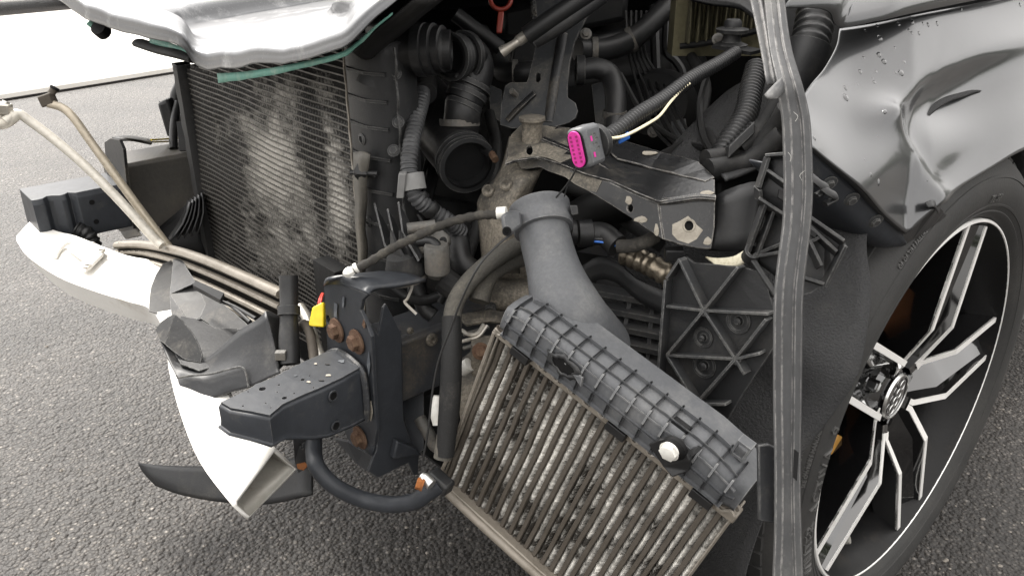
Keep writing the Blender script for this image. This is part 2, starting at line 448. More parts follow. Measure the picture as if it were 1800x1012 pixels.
def asphalt_material():
    m = bpy.data.materials.new('asphalt'); m.use_nodes = True
    n, l = m.node_tree.nodes, m.node_tree.links; p = n['Principled BSDF']
    t = n.new('ShaderNodeTexCoord')
    v = n.new('ShaderNodeTexVoronoi'); v.inputs['Scale'].default_value = 150; v.inputs['Randomness'].default_value = 1
    v2 = n.new('ShaderNodeTexVoronoi'); v2.inputs['Scale'].default_value = 60
    ns = n.new('ShaderNodeTexNoise'); ns.inputs['Scale'].default_value = 3.2; ns.inputs['Detail'].default_value = 8
    nf = n.new('ShaderNodeTexNoise'); nf.inputs['Scale'].default_value = 420; nf.inputs['Detail'].default_value = 3
    for q in (v, v2, ns, nf): l.new(t.outputs['Object'], q.inputs['Vector'])
    sep = n.new('ShaderNodeSeparateColor'); l.new(v.outputs['Color'], sep.inputs[0])
    ramp = n.new('ShaderNodeValToRGB'); e = ramp.color_ramp.elements
    e[0].position = 0; e[0].color = (.031, .0273, .0241, 1)
    e[1].position = 1; e[1].color = (.24, .22, .196, 1)
    for pos, c in ((.5, (.052, .0460, .0406, 1)), (.86, (.090, .0805, .0713, 1)), (.955, (.13, .118, .105, 1))):
        k = e.new(pos); k.color = c
    l.new(sep.outputs[0], ramp.inputs[0])
    # binder between the stones
    mr = n.new('ShaderNodeMapRange'); mr.inputs[1].default_value = .22; mr.inputs[2].default_value = .55; mr.inputs[3].default_value = 0; mr.inputs[4].default_value = .8
    l.new(v.outputs['Distance'], mr.inputs[0])
    mb = n.new('ShaderNodeMix'); mb.data_type = 'RGBA'; l.new(mr.outputs[0], mb.inputs[0])
    l.new(ramp.outputs[0], mb.inputs['A']); mb.inputs['B'].default_value = (.020, .0178, .0160, 1)
    # broad worn patches
    mp = n.new('ShaderNodeMix'); mp.data_type = 'RGBA'; mp.blend_type = 'MULTIPLY'; mp.inputs[0].default_value = 1
    r2 = n.new('ShaderNodeMapRange'); r2.inputs[1].default_value = .3; r2.inputs[2].default_value = .7; r2.inputs[3].default_value = .66; r2.inputs[4].default_value = 1.28
    l.new(ns.outputs[0], r2.inputs[0]); l.new(mb.outputs['Result'], mp.inputs['A']); l.new(r2.outputs[0], mp.inputs['B'])
    l.new(mp.outputs['Result'], p.inputs['Base Color'])
    p.inputs['Roughness'].default_value = .54
    p.inputs['Specular IOR Level'].default_value = .38
    # relief
    h1 = n.new('ShaderNodeMath'); h1.operation = 'MULTIPLY_ADD'; l.new(v.outputs['Distance'], h1.inputs[0]); h1.inputs[1].default_value = -.9
    l.new(sep.outputs[1], h1.inputs[2])
    h2 = n.new('ShaderNodeMath'); h2.operation = 'MULTIPLY_ADD'; l.new(v2.outputs['Distance'], h2.inputs[0]); h2.inputs[1].default_value = -.8; l.new(h1.outputs[0], h2.inputs[2])
    h3 = n.new('ShaderNodeMath'); h3.operation = 'MULTIPLY_ADD'; l.new(nf.outputs[0], h3.inputs[0]); h3.inputs[1].default_value = .35; l.new(h2.outputs[0], h3.inputs[2])
    b = n.new('ShaderNodeBump'); b.inputs['Strength'].default_value = 1.; b.inputs['Distance'].default_value = .0042
    l.new(h3.outputs[0], b.inputs['Height']); l.new(b.outputs[0], p.inputs['Normal'])
    MATS['asphalt'] = m
asphalt_material()
mat('concrete', (.62, .60, .56), rough=.85, dust=(.52, .49, .44), damt=.4, dscale=3, bump=.3, bscale=120, cvar=.06)

def fin_material(name, dark, bright, scale, stretch, lo, hi):
    """dirty aluminium fins; the point attribute 'bare' marks where the dirt has been knocked off"""
    m = bpy.data.materials.new(name); m.use_nodes = True
    n, l = m.node_tree.nodes, m.node_tree.links; p = n['Principled BSDF']
    t = n.new('ShaderNodeTexCoord')
    mp = n.new('ShaderNodeMapping'); mp.inputs['Scale'].default_value = stretch; l.new(t.outputs['Object'], mp.inputs[0])
    at = n.new('ShaderNodeAttribute'); at.attribute_name = 'bare'
    b = n.new('ShaderNodeTexNoise'); b.inputs['Scale'].default_value = scale; b.inputs['Detail'].default_value = 4; b.inputs['Roughness'].default_value = .65
    l.new(mp.outputs[0], b.inputs['Vector'])
    ad = n.new('ShaderNodeMath'); ad.operation = 'ADD'; l.new(b.outputs[0], ad.inputs[0]); l.new(at.outputs['Fac'], ad.inputs[1])
    r = n.new('ShaderNodeMapRange'); r.inputs[1].default_value = lo; r.inputs[2].default_value = hi; l.new(ad.outputs[0], r.inputs[0])
    mc = n.new('ShaderNodeMix'); mc.data_type = 'RGBA'; l.new(r.outputs[0], mc.inputs[0])
    mc.inputs['A'].default_value = (*dark, 1); mc.inputs['B'].default_value = (*bright, 1)
    l.new(mc.outputs['Result'], p.inputs['Base Color'])
    mm = n.new('ShaderNodeMath'); mm.operation = 'MULTIPLY'; l.new(r.outputs[0], mm.inputs[0]); mm.inputs[1].default_value = .4
    l.new(mm.outputs[0], p.inputs['Metallic'])
    p.inputs['Roughness'].default_value = .55
    p.inputs['Specular IOR Level'].default_value = .25
    MATS[name] = m
fin_material('radiator_fin', (.0075, .0068, .0058), (.36, .345, .315), 260, (1, 1, .7), .66, 1.34)
fin_material('cooler_fin', (.028, .025, .021), (.70, .68, .63), 320, (.5, .5, 1), .27, .88)
def set_bare(o, vals):
    a = o.data.attributes.new('bare', 'FLOAT', 'POINT'); a.data.foreach_set('value', vals)
# ================================================================ the setting
def structure(o): o['kind'] = 'structure'; return o
g = 120.
structure(ob('ground', [(-g, -g, 0), (g, -g, 0), (g, g, 0), (-g, g, 0)], [(0, 1, 2, 3)], 'asphalt', smooth=0))
e0, e1 = Z(0, 178, 0), Z(310, 128, 0)
ed = (e1 - e0).normalized(); en = Vector((-ed.y, ed.x, 0))
if en.y < 0: en = -en
q = [e0 - ed * 14, e1 + ed * 14, e1 + ed * 14 + en * 3.5, e0 - ed * 14 + en * 3.5]
structure(prism('pavement', [p + ZV * .001 for p in q], ZV * .035, MATS['concrete'], bevel=.006))

structure(prism('pavement_edge_shade', [e0 - ed * 14 - en * .014 + ZV * .004, e1 + ed * 14 - en * .014 + ZV * .004, e1 + ed * 14 - en * .002 + ZV * .004, e0 - ed * 14 - en * .002 + ZV * .004], ZV * .006, MATS['edge_shade']))  # added dark strip, paints the shadow line along the slab edge
car = thing('wrecked_car', K(0, -.7, 0), 'black car with its crushed front end torn open, bumper and headlight gone', 'car')

# loose grit on the tarmac
rg = random.Random(4); V, Fc = [], []
for _ in range(240):
    p = Z(rg.uniform(-40, 760), rg.uniform(200, 1030), 0) if rg.random() < .8 else Z(rg.uniform(1600, 1830), rg.uniform(600, 1030), 0)
    s = rg.choice((.0014, .0018, .002, .0024, .003, .004)); b = len(V)
    for dx, dy, dz in ((1, 0, .2), (.3, .9, .25), (-.8, .6, .2), (-.9, -.5, .3), (.2, -1, .2), (.1, .1, 1)):
        V.append(p + Vector((dx * s * rg.uniform(.7, 1.3), dy * s * rg.uniform(.7, 1.3), dz * s * rg.uniform(.6, 1.1))))
    Fc += [(b + i, b + (i + 1) % 5, b + 5) for i in range(5)]
mat('grit_stone', (.20, .182, .16), rough=.85, spec=.3, bump=.2, cvar=.5, bscale=8)
gs_ = ob('loose_grit', V, Fc, 'grit_stone', None, smooth=0, fix=False); gs_['kind'] = 'stuff'
# ================================================================ bodywork
# ---- bonnet: crumpled skin, visible front lip traced, extended out of view to darken the bay, rising towards the windscreen
lip = [(60, -40, .66), (100, 2, .655), (150, 36, .65), (205, 57, .64), (270, 71, .63), (320, 90, .62), (346, 121, .61), (400, 126, .605),
       (470, 119, .605), (540, 106, .605), (600, 89, .605), (632, 66, .60), (664, 38, .59), (704, 8, .57), (745, -30, .54), (800, -80, .5), (880, -135, .45), (1000, -190, .37), (1130, -235, .27), (1260, -275, .16)]
rows = []
for (dy, da) in ((0, 0), (-13, -.001), (-30, -.005), (-41, -.03), (-55, -.085), (-78, -.18)):
    row = []
    for i, (x, y, a) in enumerate(lip):
        t = i / (len(lip) - 1)
        k = 1. if x < 600 else max(.45, 1 - (x - 600) / 500)
        sx = -(.25 * dy) if x > 610 else 0
        row.append(A(x - sx * .6, y + dy * k, a + da * (1.0 if x < 620 else .7)))
    rows.append(row)
def back(p, a, z):      # carry the skin rearwards in car coordinates
    d = p - W0; b = d.dot(LV)
    return K(a, b * (1.0) + (.0 if b < -.6 else .0), z)
last = rows[-1]
for f_, dz in ((.35, .03), (.65, .07), (1., .13)):
    rows.append([back(p, (p - W0).dot(FV) * (1 - f_) - .5 * f_, p.z + dz) for i, p in enumerate(last)])
def crumple(v):
    d = v - W0; a = d.dot(FV)
    k = max(0, min(1, (a - .25) / .3))
    s = noise.fractal(Vector((v.x * 11, v.y * 11, v.z * 11)), 1, 2, 3) * .0025 * k
    f = (abs(noise.noise(Vector((v.x * 5 + 3, v.y * 7, 2)))) * .005 + abs(noise.noise(Vector((v.x * 13, v.y * 11 + 5, 6)))) * .005) * k
    return v + ZV * (s + f)
hood = sheet('hood', rows, MATS['bonnet_paint'], car, n=5, thick=.0015, disp=crumple, off=-1)
hood['label'] = 'crumpled bonnet skin with torn front lip'
# bare primer on the torn inner edge
def edge_strip(name, pts, w, m, dv=Vector((0, 0, -1)), th=.0015, w1=None):
    top = spline(pts, 4); w1 = w if w1 is None else w1
    g2 = [top, [p + dv * (w + (w1 - w) * (i / len(top)) ** .6 + .0012 * noise.noise(p * 60)) for i, p in enumerate(top)]]
    V = g2[0] + g2[1]; n = len(top)
    return ob(name, V, [(i, i + 1, n + i + 1, n + i) for i in range(n - 1)], m, hood, smooth=180, thick=th)
edge_strip('torn_edge', [A(x, y, a) for x, y, a in ((382, 129, .592), (420, 127, .592), (480, 119, .592), (545, 106, .592), (600, 92, .592), (630, 72, .588), (660, 45, .578), (690, 22, .565))], .0125, MATS['teal'], w1=.0022)
edge_strip('torn_edge', [A(x, y, a) for x, y, a in ((262, 64, .60), (300, 76, .60), (337, 90, .595))], .011, MATS['teal'])
tube('rubber_seal', [A(x, y, a) for x, y, a in ((245, 76, .598), (280, 87, .598), (315, 95, .598), (343, 103, .59))], .011, MATS['rubber'], hood, flat=.6)
tube('rubber_stop', [A(172, 48, .63), A(184, 58, .62)], .012, MATS['black'], hood)
tube('torn_edge', [A(156, 38, .63), A(172, 52, .62)], .006, MATS['teal'], hood)
# dark inner frame under the near edge
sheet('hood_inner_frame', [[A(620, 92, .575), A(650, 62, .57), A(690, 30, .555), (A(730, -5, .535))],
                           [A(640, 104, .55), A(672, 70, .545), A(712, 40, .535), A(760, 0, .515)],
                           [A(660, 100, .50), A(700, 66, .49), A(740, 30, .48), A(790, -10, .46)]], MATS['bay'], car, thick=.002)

# ---- front wing
def lerp_poly(pts, t):
    L = [0]
    for i in range(1, len(pts)): L.append(L[-1] + math.dist(pts[i - 1], pts[i]))
    s = t * L[-1]
    for i in range(1, len(pts)):
        if s <= L[i] + 1e-9:
            k = (s - L[i - 1]) / (L[i] - L[i - 1]); return (pts[i - 1][0] + (pts[i][0] - pts[i - 1][0]) * k, pts[i - 1][1] + (pts[i][1] - pts[i - 1][1]) * k)
    return pts[-1]
def spl2(pts, n=8): return [(p.x, p.y) for p in spline([Vector((a, b, 0)) for a, b in pts], n)]
FT = spl2([(1477, 52), (1540, 42), (1620, 25), (1700, 10), (1800, -12), (1900, -36), (2020, -66)])
FB = spl2([(1424, 258), (1470, 300), (1530, 358), (1575, 398)]) + [(1592, 412), (1612, 392)] + spl2([(1640, 362), (1690, 330), (1740, 300), (1800, 264), (1880, 232), (1960, 222), (2030, 240)])
FL = spl2([(1477, 52), (1473, 82), (1454, 118), (1413, 174), (1424, 258)])
FR = [(2020, -66), (2030, 240)]
def gauss(x, y, cx, cy, sx, sy, rot=0):
    c, s = math.cos(R(rot)), math.sin(R(rot)); dx, dy = x - cx, y - cy
    u, v = (dx * c + dy * s) / sx, (-dx * s + dy * c) / sy
    return math.exp(-.5 * (u * u + v * v))
def seg_d(x, y, x0, y0, x1, y1):
    dx, dy = x1 - x0, y1 - y0; t = max(0, min(1, ((x - x0) * dx + (y - y0) * dy) / (dx * dx + dy * dy)))
    return math.hypot(x - x0 - t * dx, y - y0 - t * dy), t
def crease(x, y, pts, w):
    best = 1e9
    for i in range(len(pts) - 1):
        d, t = seg_d(x, y, *pts[i], *pts[i + 1]); best = min(best, d)
    return math.exp(-(math.sqrt(best * best + 140) - 11.8) / w)
def wing_base(x, y, v):
    """how far outboard the wing skin stands (metres), v = 0 top .. 1 arch"""
    return -.085 + .118 * v - .012 * v * v - .035 * max(0, 1 - (x - 1400) / 200)      # nose curves in towards the headlight
def wing_b(x, y, t, v): return wing_base(x, y, v)
def wing_dent(x, y):
    b = 0
    _ = -.085 + .118 * v - .012 * v * v
    b -= .0130 * gauss(x, y, 1672, 186, 60, 46, -10) + .0018 * gauss(x, y, 1668, 184, 38, 24, -10)                # deep punched dent
    b -= .013 * gauss(x, y, 1735, 148, 60, 46, -20)
    b += .0115 * crease(x, y, [(1550, 200), (1590, 160), (1650, 122), (1720, 96), (1820, 70)], 30)   # buckled ridge above it
    b += .0125 * crease(x, y, [(1550, 200), (1575, 250), (1610, 305), (1640, 345)], 22)               # sharp ridge towards the arch
    b -= .006 * gauss(x, y, 1600, 265, 24, 55, -28)
    b -= .010 * gauss(x, y, 1510, 150, 45, 60, 10)
    b -= .008 * gauss(x, y, 1700, 290, 60, 25, -30)
    b += .006 * gauss(x, y, 1530, 300, 30, 40, 0)
    b += .0022 * noise.noise(Vector((x * .009, y * .009, 3)))
    return b
NU, NV = 90, 46
V = []
for j in range(NV + 1):
    v = j / NV
    for i in range(NU + 1):
        t = i / NU
        ct, cb, cl, cr_ = lerp_poly(FT, t), lerp_poly(FB, t), lerp_poly(FL, v), lerp_poly(FR, v)
        x = (1 - v) * ct[0] + v * cb[0] + (1 - t) * cl[0] + t * cr_[0] - ((1 - t) * (1 - v) * 1477 + t * (1 - v) * 2020 + (1 - t) * v * 1424 + t * v * 2030)
        y = (1 - v) * ct[1] + v * cb[1] + (1 - t) * cl[1] + t * cr_[1] - ((1 - t) * (1 - v) * 52 + t * (1 - v) * -66 + (1 - t) * v * 258 + t * v * 240)
        V.append(B(x, y, wing_base(x, y, v)) + (LV * .9 + ZV * .35) * wing_dent(x, y))
NS = NU + 1
wing = ob('fender', V, [(j * NS + i, j * NS + i + 1, (j + 1) * NS + i + 1, (j + 1) * NS + i) for j in range(NV) for i in range(NU)], 'paint', car, smooth=180, thick=.0015, off=1)
wing['label'] = 'dented glossy front wing above the wheel'
WV = [Vector(p) for p in V]
# rolled arch lip, turned inwards under the arch edge
arch = [WV[NV * NS + i] for i in range(NU + 1)]
n = len(arch)
rolled = arch + [p - LV * .022 + ZV * .002 for p in arch]
ob('arch_lip', rolled, [(i, i + 1, n + i + 1, n + i) for i in range(n - 1)], 'plastic_dark', wing, smooth=60, thick=.0015)
# upper edge panel between wing and bonnet
up_l = spl2([(1376, 14), (1430, 14), (1458, 22), (1474, 46), (1540, 37), (1620, 20), (1770, -11), (1900, -42), (2020, -72)], 4)
up_u = [(x + (30 if x < 1480 else 10), y - 40 - (x - 1376) * .05) for x, y in up_l]
up_t = [(x + (50 if x < 1480 else 20), y - 90 - (x - 1376) * .1) for x, y in up_l]
g3 = []
for k, (row, bb) in enumerate(((up_l, -.066), (up_u, -.083), (up_t, -.12))):
    g3.append([B(x, y, bb - .035 * max(0, 1 - (x - 1370) / 200)) for x, y in row])
sheet('fender_top_edge', g3, MATS['paint'], car, n=2, thick=.0015)
# mounting flange along the front edge of the wing
fl = [B(x, y, wing_base(x, y, 1.) - .003) for x, y in ((1424, 258), (1470, 300), (1530, 358), (1578, 401), (1594, 428))]
fo = [p - LV * .012 - ZV * s for p, s in zip(fl, (.020, .026, .026, .022, .006))]
fo2 = [p - LV * .045 - ZV * .004 for p in fo]
flange = sheet('fender_flange', [fl, fo, fo2], MATS['ecoat'], car, n=4, thick=.002)
for x, y in ((1457, 322), (1496, 350), (1538, 388)):
    fn_ = (fl[3] - fl[1]).cross(fo[2] - fl[2]).normalized()
    fn_ = fn_ if fn_.dot(C0 - fl[2]) > 0 else -fn_
    hexbolt('bolt', PL(x, y, (fl[2] + fo[2]) / 2 + fn_ * .002, fn_), fn_, .0044, MATS['plastic_rib'], flange, washer=1.8)
# folded lower corner of the wing, coloured black for the dark ground it mirrors
plate('fender_corner', [B(1580, 400, .012), B(1612, 370, .014), B(1636, 354, .016), B(1647, 362, .018), B(1662, 378, .01), B(1625, 405, .008), B(1588, 429, .006)], MATS['plastic_dark'], car, thick=.003, jag=.0008)
sheet('torn_edge', [[B(1626, 356, .022), B(1640, 352, .024), B(1652, 362, .02)], [B(1630, 366, .026), B(1642, 364, .03), B(1650, 376, .022)]], MATS['plastic_dark'], wing, thick=.001)
# ---- rain beads on the wing
def bead_mesh(pts, m, name):
    V, Fc = [], []
    for (p, nn, r, st) in pts:
        nn = nn.normalized(); u = nn.cross(Vector((.3, .2, 1))).normalized(); w = nn.cross(u)
        base = len(V); rings = ((1, 0), (.92, .35), (.6, .62), (0, .75))
        for rr, hh in rings[:-1]:
            for k in range(7):
                a = 2 * math.pi * k / 7
                V.append(p + u * (math.cos(a) * rr * r) + w * (math.sin(a) * rr * r * st) + nn * (hh * r))
        V.append(p + nn * (.75 * r)); top = len(V) - 1
        for q in range(2):
            for k in range(7): Fc.append((base + q * 7 + k, base + q * 7 + (k + 1) % 7, base + (q + 1) * 7 + (k + 1) % 7, base + (q + 1) * 7 + k))
        for k in range(7): Fc.append((base + 14 + k, base + 14 + (k + 1) % 7, top))
    return V, Fc
rb = random.Random(5)
beads = []
def wing_near(x, y):
    best = None; bd = 1e9
    for j in range(0, NV):
        for i in range(0, NU):
            pass
    return best
def project(p):
    d = p - C0; z = d.dot(FW); return 900 + FPX * d.x / z, 506 - FPX * d.dot(UP) / z
WPX = [project(p) for p in WV]
def on_wing(x, y):
    k = min(range(len(WV)), key=lambda i: (WPX[i][0] - x) ** 2 + (WPX[i][1] - y) ** 2)
    j, i = divmod(k, NS); i = min(max(i, 1), NU - 1); j = min(max(j, 1), NV - 1); k = j * NS + i
    nn = (WV[k + 1] - WV[k - 1]).cross(WV[k + NS] - WV[k - NS]).normalized()
    if nn.dot(C0 - WV[k]) < 0: nn = -nn
    p = PL(x, y, WV[k], nn); return p, nn
spots = [(1519, 56, 1.1), (1540, 47, 1.3), (1545, 69, 1.8), (1578, 44, 1.4), (1602, 40, 1.6), (1614, 25, 1.5), (1620, 43, 1.2), (1629, 45, 1.5), (1645, 43, 1.4), (1596, 55, 1.3), (1601, 60, 1.2), (1613, 60, 1.4), (1543, 98, 1.7), (1552, 110, 1.8), (1571, 86, 1.1), (1582, 130, 1.9), (1573, 130, 1.3), (1510, 128, 1.5), (1516, 103, 1.2), (1538, 128, 1.2), (1535, 147, 1.4), (1484, 157, 1.5), (1484, 173, 1.9), (1505, 150, 1.1), (1532, 140, 1.1), (1588, 111, 1.2), (1554, 197, 1.3), (1428, 244, 1.5), (1528, 308, 1.3), (1517, 282, 1), (1540, 242, 1), (1542, 321, 1.4), (1791, 10, 1.5), (1688, 18, 1.2), (1725, 14, 1), (1615, 236, .9), (1628, 318, .9)]
for _ in range(70):
    spots.append((rb.uniform(1440, 1795), rb.uniform(20, 330), rb.uniform(.35, .8)))
for x, y, s in spots:
    if y > 250 + (x - 1424) * .9 or (x > 1650 and y > 355 - (x - 1650) * .55) or y < 50 - (x - 1480) * .18 or x < 1425 + max(0, (170 - y)) * .5: continue
    p, nn = on_wing(x, y); beads.append((p, nn, .0022 * s, rb.uniform(1.1, 1.5)))
bv, bf = bead_mesh(beads, None, '')
bo = ob('rain_beads', bv, bf, 'water', wing, smooth=180); bo['kind'] = 'stuff'
# ================================================================ left front wheel
WN = Vector((.665, -.747, 0)).normalized()
WT = Vector((WN.y, -WN.x, 0))
WC = Vector((.536, .913, .347)) - WN * .007
def WP(x, y, o=0): return WC + WT * x + ZV * y + WN * o
def WA(ang, r, o=0): return WP(math.cos(R(ang)) * r, math.sin(R(ang)) * r, o)
wheel = lathe('wheel', [(.2475, -.004), (.2535, -.002), (.2540, .004), (.2528, .0060), (.2502, .0064), (.2496, .0050)], WC, WN, MATS['polished'], car, seg=120, close=False)
wheel['label'] = 'front wheel with black and polished spokes'
lathe('rim_barrel', [(.2497, .0052), (.2455, -.004), (.241, -.016), (.231, -.030), (.226, -.06), (.218, -.10), (.214, -.16), (.225, -.20), (.24, -.215)], WC, WN, MATS['rim_dark'], wheel, seg=96, close=False)
tp = [(.2470, -.02), (.2475, -.004), (.2555, .001), (.258, .006), (.2635, .0115), (.2655, .0125), (.267, .0118), (.272, .0148), (.2725, .0158), (.275, .0165), (.2755, .0160), (.288, .0195), (.303, .0178),
      (.3075, .0155), (.308, .0165), (.3105, .0152), (.311, .0138), (.318, .0098), (.327, .002), (.334, -.008), (.339, -.020), (.3415, -.034), (.3425, -.048), (.336, -.050), (.336, -.057), (.343, -.059), (.3435, -.095), (.336, -.097), (.336, -.107), (.3437, -.109),
      (.3437, -.14), (.336, -.142), (.336, -.152), (.3435, -.154), (.342, -.19), (.336, -.192), (.336, -.2), (.341, -.202), (.335, -.228), (.32, -.243), (.28, -.25), (.247, -.232), (.245, -.21)]
tyre = lathe('tyre', tp, WC, WN, MATS['tyre_rubber'], wheel, seg=128, close=False, smooth=30)
# tread blocks: sipes across the shoulder
TV, TF = [], []
for k in range(84):
    a0 = 360 / 84 * k; 
    for (o0, o1, r0, r1, da) in ((-.010, -.046, .3385, .3470, 1.5), (-.061, -.093, .3430, .3475, 0), (-.111, -.138, .3435, .3478, 1.2)):
        base = len(TV)
        for rr in (0, 1):
            for (aa, oo) in ((0, 0), (3.3, 0), (3.3 + da * .6, 1), (da * .6, 1)):
                o_ = o0 if oo == 0 else o1; rb_ = (r0 if oo == 0 else r1 - .001)
                TV.append(WA(a0 + aa, rb_ - .005 + (.0055 if rr else 0), o_))
        TF += [tuple(base + i for i in f) for f in ((4, 5, 6, 7), (0, 1, 5, 4), (1, 2, 6, 5), (2, 3, 7, 6), (3, 0, 4, 7))]
tb = ob('tread_blocks', TV, TF, 'tyre_rubber', wheel, smooth=0); tb['kind'] = 'stuff'
# spokes
SP = [105.5, 177.5, 249.5, 321.5, 33.5]
ST0 = [(.2455, 8.6, -.001, -.034), (.113, 20.8, .0, -.056), (.062, 35.5, -.022, -.066), (.042, 35.8, -.027, -.066)]
ST = []
for (r0_, h0_, d0_, b0_), (r1_, h1_, d1_, b1_), n_ in zip(ST0[:-1], ST0[1:], (6, 3, 2)):
    x0, y0, x1, y1 = r0_ * math.cos(R(h0_)), r0_ * math.sin(R(h0_)), r1_ * math.cos(R(h1_)), r1_ * math.sin(R(h1_))
    for k in range(n_):
        t = k / n_; x, y = x0 + (x1 - x0) * t, y0 + (y1 - y0) * t
        ST.append((math.hypot(x, y), math.degrees(math.atan2(y, x)), d0_ + (d1_ - d0_) * t, b0_ + (b1_ - b0_) * t))
ST.append(ST0[-1])
RW = .0082
for sp in SP:
    V, Fc = [], []
    EV = {-1: [], 1: []}
    for (r, ha, d, db) in ST:
        w_in = math.degrees(RW / r); w2 = math.degrees((RW + .003) / r)
        dp = .006 + .012 * max(0, min(1, (.2455 - r) / .16))          # pocket floor drops towards the hub
        row = [WA(sp - ha, r, db), WA(sp - ha, r, d - .0012), WA(sp - ha + w_in, r, d - .0012), WA(sp - ha + w2, r, d - dp), WA(sp, r * .99, d - dp - .012 - .016 * max(0, min(1, (.2455 - r) / .08))), WA(sp + ha - w2, r, d - dp), WA(sp + ha - w_in, r, d - .0012), WA(sp + ha, r, d - .0012), WA(sp + ha, r, db)]
        V += row
        for s in (-1, 1):
            EV[s].append((WA(sp + s * ha, r, d), WA(sp + s * (ha - w_in), r, d)))
    m_ = len(ST); c_ = 9
    Fc = [(i * c_ + k, i * c_ + k + 1, (i + 1) * c_ + k + 1, (i + 1) * c_ + k) for i in range(m_ - 1) for k in range(c_ - 1)]
    spoke = ob('spoke', V, Fc, 'gloss_black', wheel, smooth=18)
    for s in (-1, 1):
        e = EV[s][:-1]; V2 = [p for pr in e for p in pr]; V2 += [p - WN * .004 for p in V2]; h_ = len(e) * 2
        F2 = []
        for i in range(len(e) - 1):
            a_ = 2 * i
            F2 += [(a_, a_ + 1, a_ + 3, a_ + 2), (a_, a_ + 2, h_ + a_ + 2, h_ + a_), (a_ + 1, h_ + a_ + 1, h_ + a_ + 3, a_ + 3)]
        ob('polished_edge', [p + WN * .0006 for p in V2], F2, 'polished', wheel, smooth=20)
    hexbolt('lug_bolt', WA(sp, .056, -.050), WN, .0085, MATS['gloss_black'], wheel, washer=1.3, h=1.6)
HC = WC + WN * .007
lathe('hub', [(.052, -.075), (.052, -.05), (.046, -.043), (.036, -.040), (0, -.040)], HC, WN, MATS['gloss_black'], wheel, seg=40)
cap = lathe('hub_cap', [(.0335, -.045), (.0335, -.036), (.031, -.0335), (.0295, -.0335), (.0285, -.0345), (0, -.034)], HC, WN, MATS['gloss_black'], wheel, seg=48)
lathe('hub_cap_ring', [(.0335, -.0355), (.032, -.0325), (.0300, -.0325), (.0295, -.0345)], HC, WN, MATS['chrome'], wheel, seg=48, close=False)
# four linked rings emblem, tilted as the wheel stopped
EA = 33.5 + 180 - 10
ex = (WT * math.cos(R(121.5)) + ZV * math.sin(R(121.5)))
ey = WN.cross(ex)
V, Fc = [], []
for k in range(4):
    cc = HC + WN * (-.0325) + ex * ((k - 1.5) * .0118)
    base = len(V)
    for i in range(24):
        a = 2 * math.pi * i / 24; dr = ex * math.cos(a) + ey * math.sin(a)
        for j in range(8):
            b_ = 2 * math.pi * j / 8
            V.append(cc + dr * (.0070 + .0008 * math.cos(b_)) + WN * (.0010 * math.sin(b_)))
    for i in range(24):
        for j in range(8):
            Fc.append((base + i * 8 + j, base + i * 8 + (j + 1) % 8, base + ((i + 1) % 24) * 8 + (j + 1) % 8, base + ((i + 1) % 24) * 8 + j))
ob('ring_emblem', V, Fc, 'chrome', wheel, smooth=180)
# brake
lathe('brake_disc', [(.06, -.10), (.075, -.095), (.078, -.118), (.168, -.118), (.170, -.12), (.170, -.145), (.168, -.148), (.06, -.148)], WC, WN, MATS['disc'], wheel, seg=64)
V = []
for a in range(-38, 39, 8):
    for r, o in ((.10, -.085), (.188, -.085), (.192, -.165), (.10, -.165)): V.append(WA(a - 30, r, o))
m_ = len(V) // 4
ob('brake_caliper', V, [(i * 4 + k, i * 4 + (k + 1) % 4, i * 4 + 4 + (k + 1) % 4, i * 4 + 4 + k) for i in range(m_ - 1) for k in range(4)] + [(0, 1, 2, 3), tuple((m_ - 1) * 4 + k for k in range(4))], 'rust_orange', wheel, bevel=.004)
plate('brake_backplate', [WA(a, .205, -.16) for a in range(0, 360, 12)], MATS['rust'], wheel, thick=.003)
plate('dust_shield', [WA(55, .115, -.082), WA(30, .15, -.082), WA(25, .215, -.082), WA(52, .222, -.082), WA(66, .19, -.082)], MATS['rust_orange'], wheel, thick=.004)
def brk(pts, o): return [PL(x, y, WC + WN * o, WN) for x, y in pts]
prism('brake_caliper', brk([(1550, 622), (1562, 585), (1577, 545), (1590, 530), (1592, 590), (1584, 608), (1566, 618)], -.062), -WN * .03, MATS['rust_orange'], wheel, bevel=.002)
prism('brake_caliper', brk([(1455, 822), (1464, 790), (1474, 764), (1492, 772), (1487, 800), (1470, 820)], -.045), -WN * .02, MATS['caliper'], wheel, bevel=.002)
tube('valve_stem', [WA(304, .222, -.036), WA(304, .205, -.014)], .0045, MATS['alu_bright'], wheel, seg=8)
tube('valve_stem', [WA(304, .205, -.016), WA(304, .197, -.004)], .0058, MATS['alu_bright'], wheel, seg=8)
# moulded lettering on the sidewall
def tyre_text(s, size, r0, ang0, depth, name='sidewall_lettering', spread=1.05):
    cu = bpy.data.curves.new(name, 'FONT'); cu.body = s; cu.size = size; cu.extrude = .0016; cu.resolution_u = 2
    cu.space_character = spread
    to = bpy.data.objects.new(name, cu); COL.objects.link(to)
    bpy.context.view_layer.update()
    me = bpy.data.meshes.new_from_object(to.evaluated_get(bpy.context.evaluated_depsgraph_get()))
    bpy.data.objects.remove(to)
    V = []
    prof = sorted([(r, o) for r, o in tp if o > -.025 and r > .25])
    for v in me.vertices:
        r = r0 + v.co.y; a = ang0 + math.degrees(v.co.x / (r0 + size * .4))
        o = 0
        for i in range(len(prof) - 1):
            if prof[i][0] <= r <= prof[i + 1][0]:
                k = (r - prof[i][0]) / max(1e-6, prof[i + 1][0] - prof[i][0]); o = prof[i][1] + (prof[i + 1][1] - prof[i][1]) * k
        V.append(WA(a, r, o + .0004 + v.co.z))
    Fc = [tuple(p.vertices) for p in me.polygons]
    return ob(name, V, Fc, 'tyre_letter', wheel, smooth=0, fix=False)
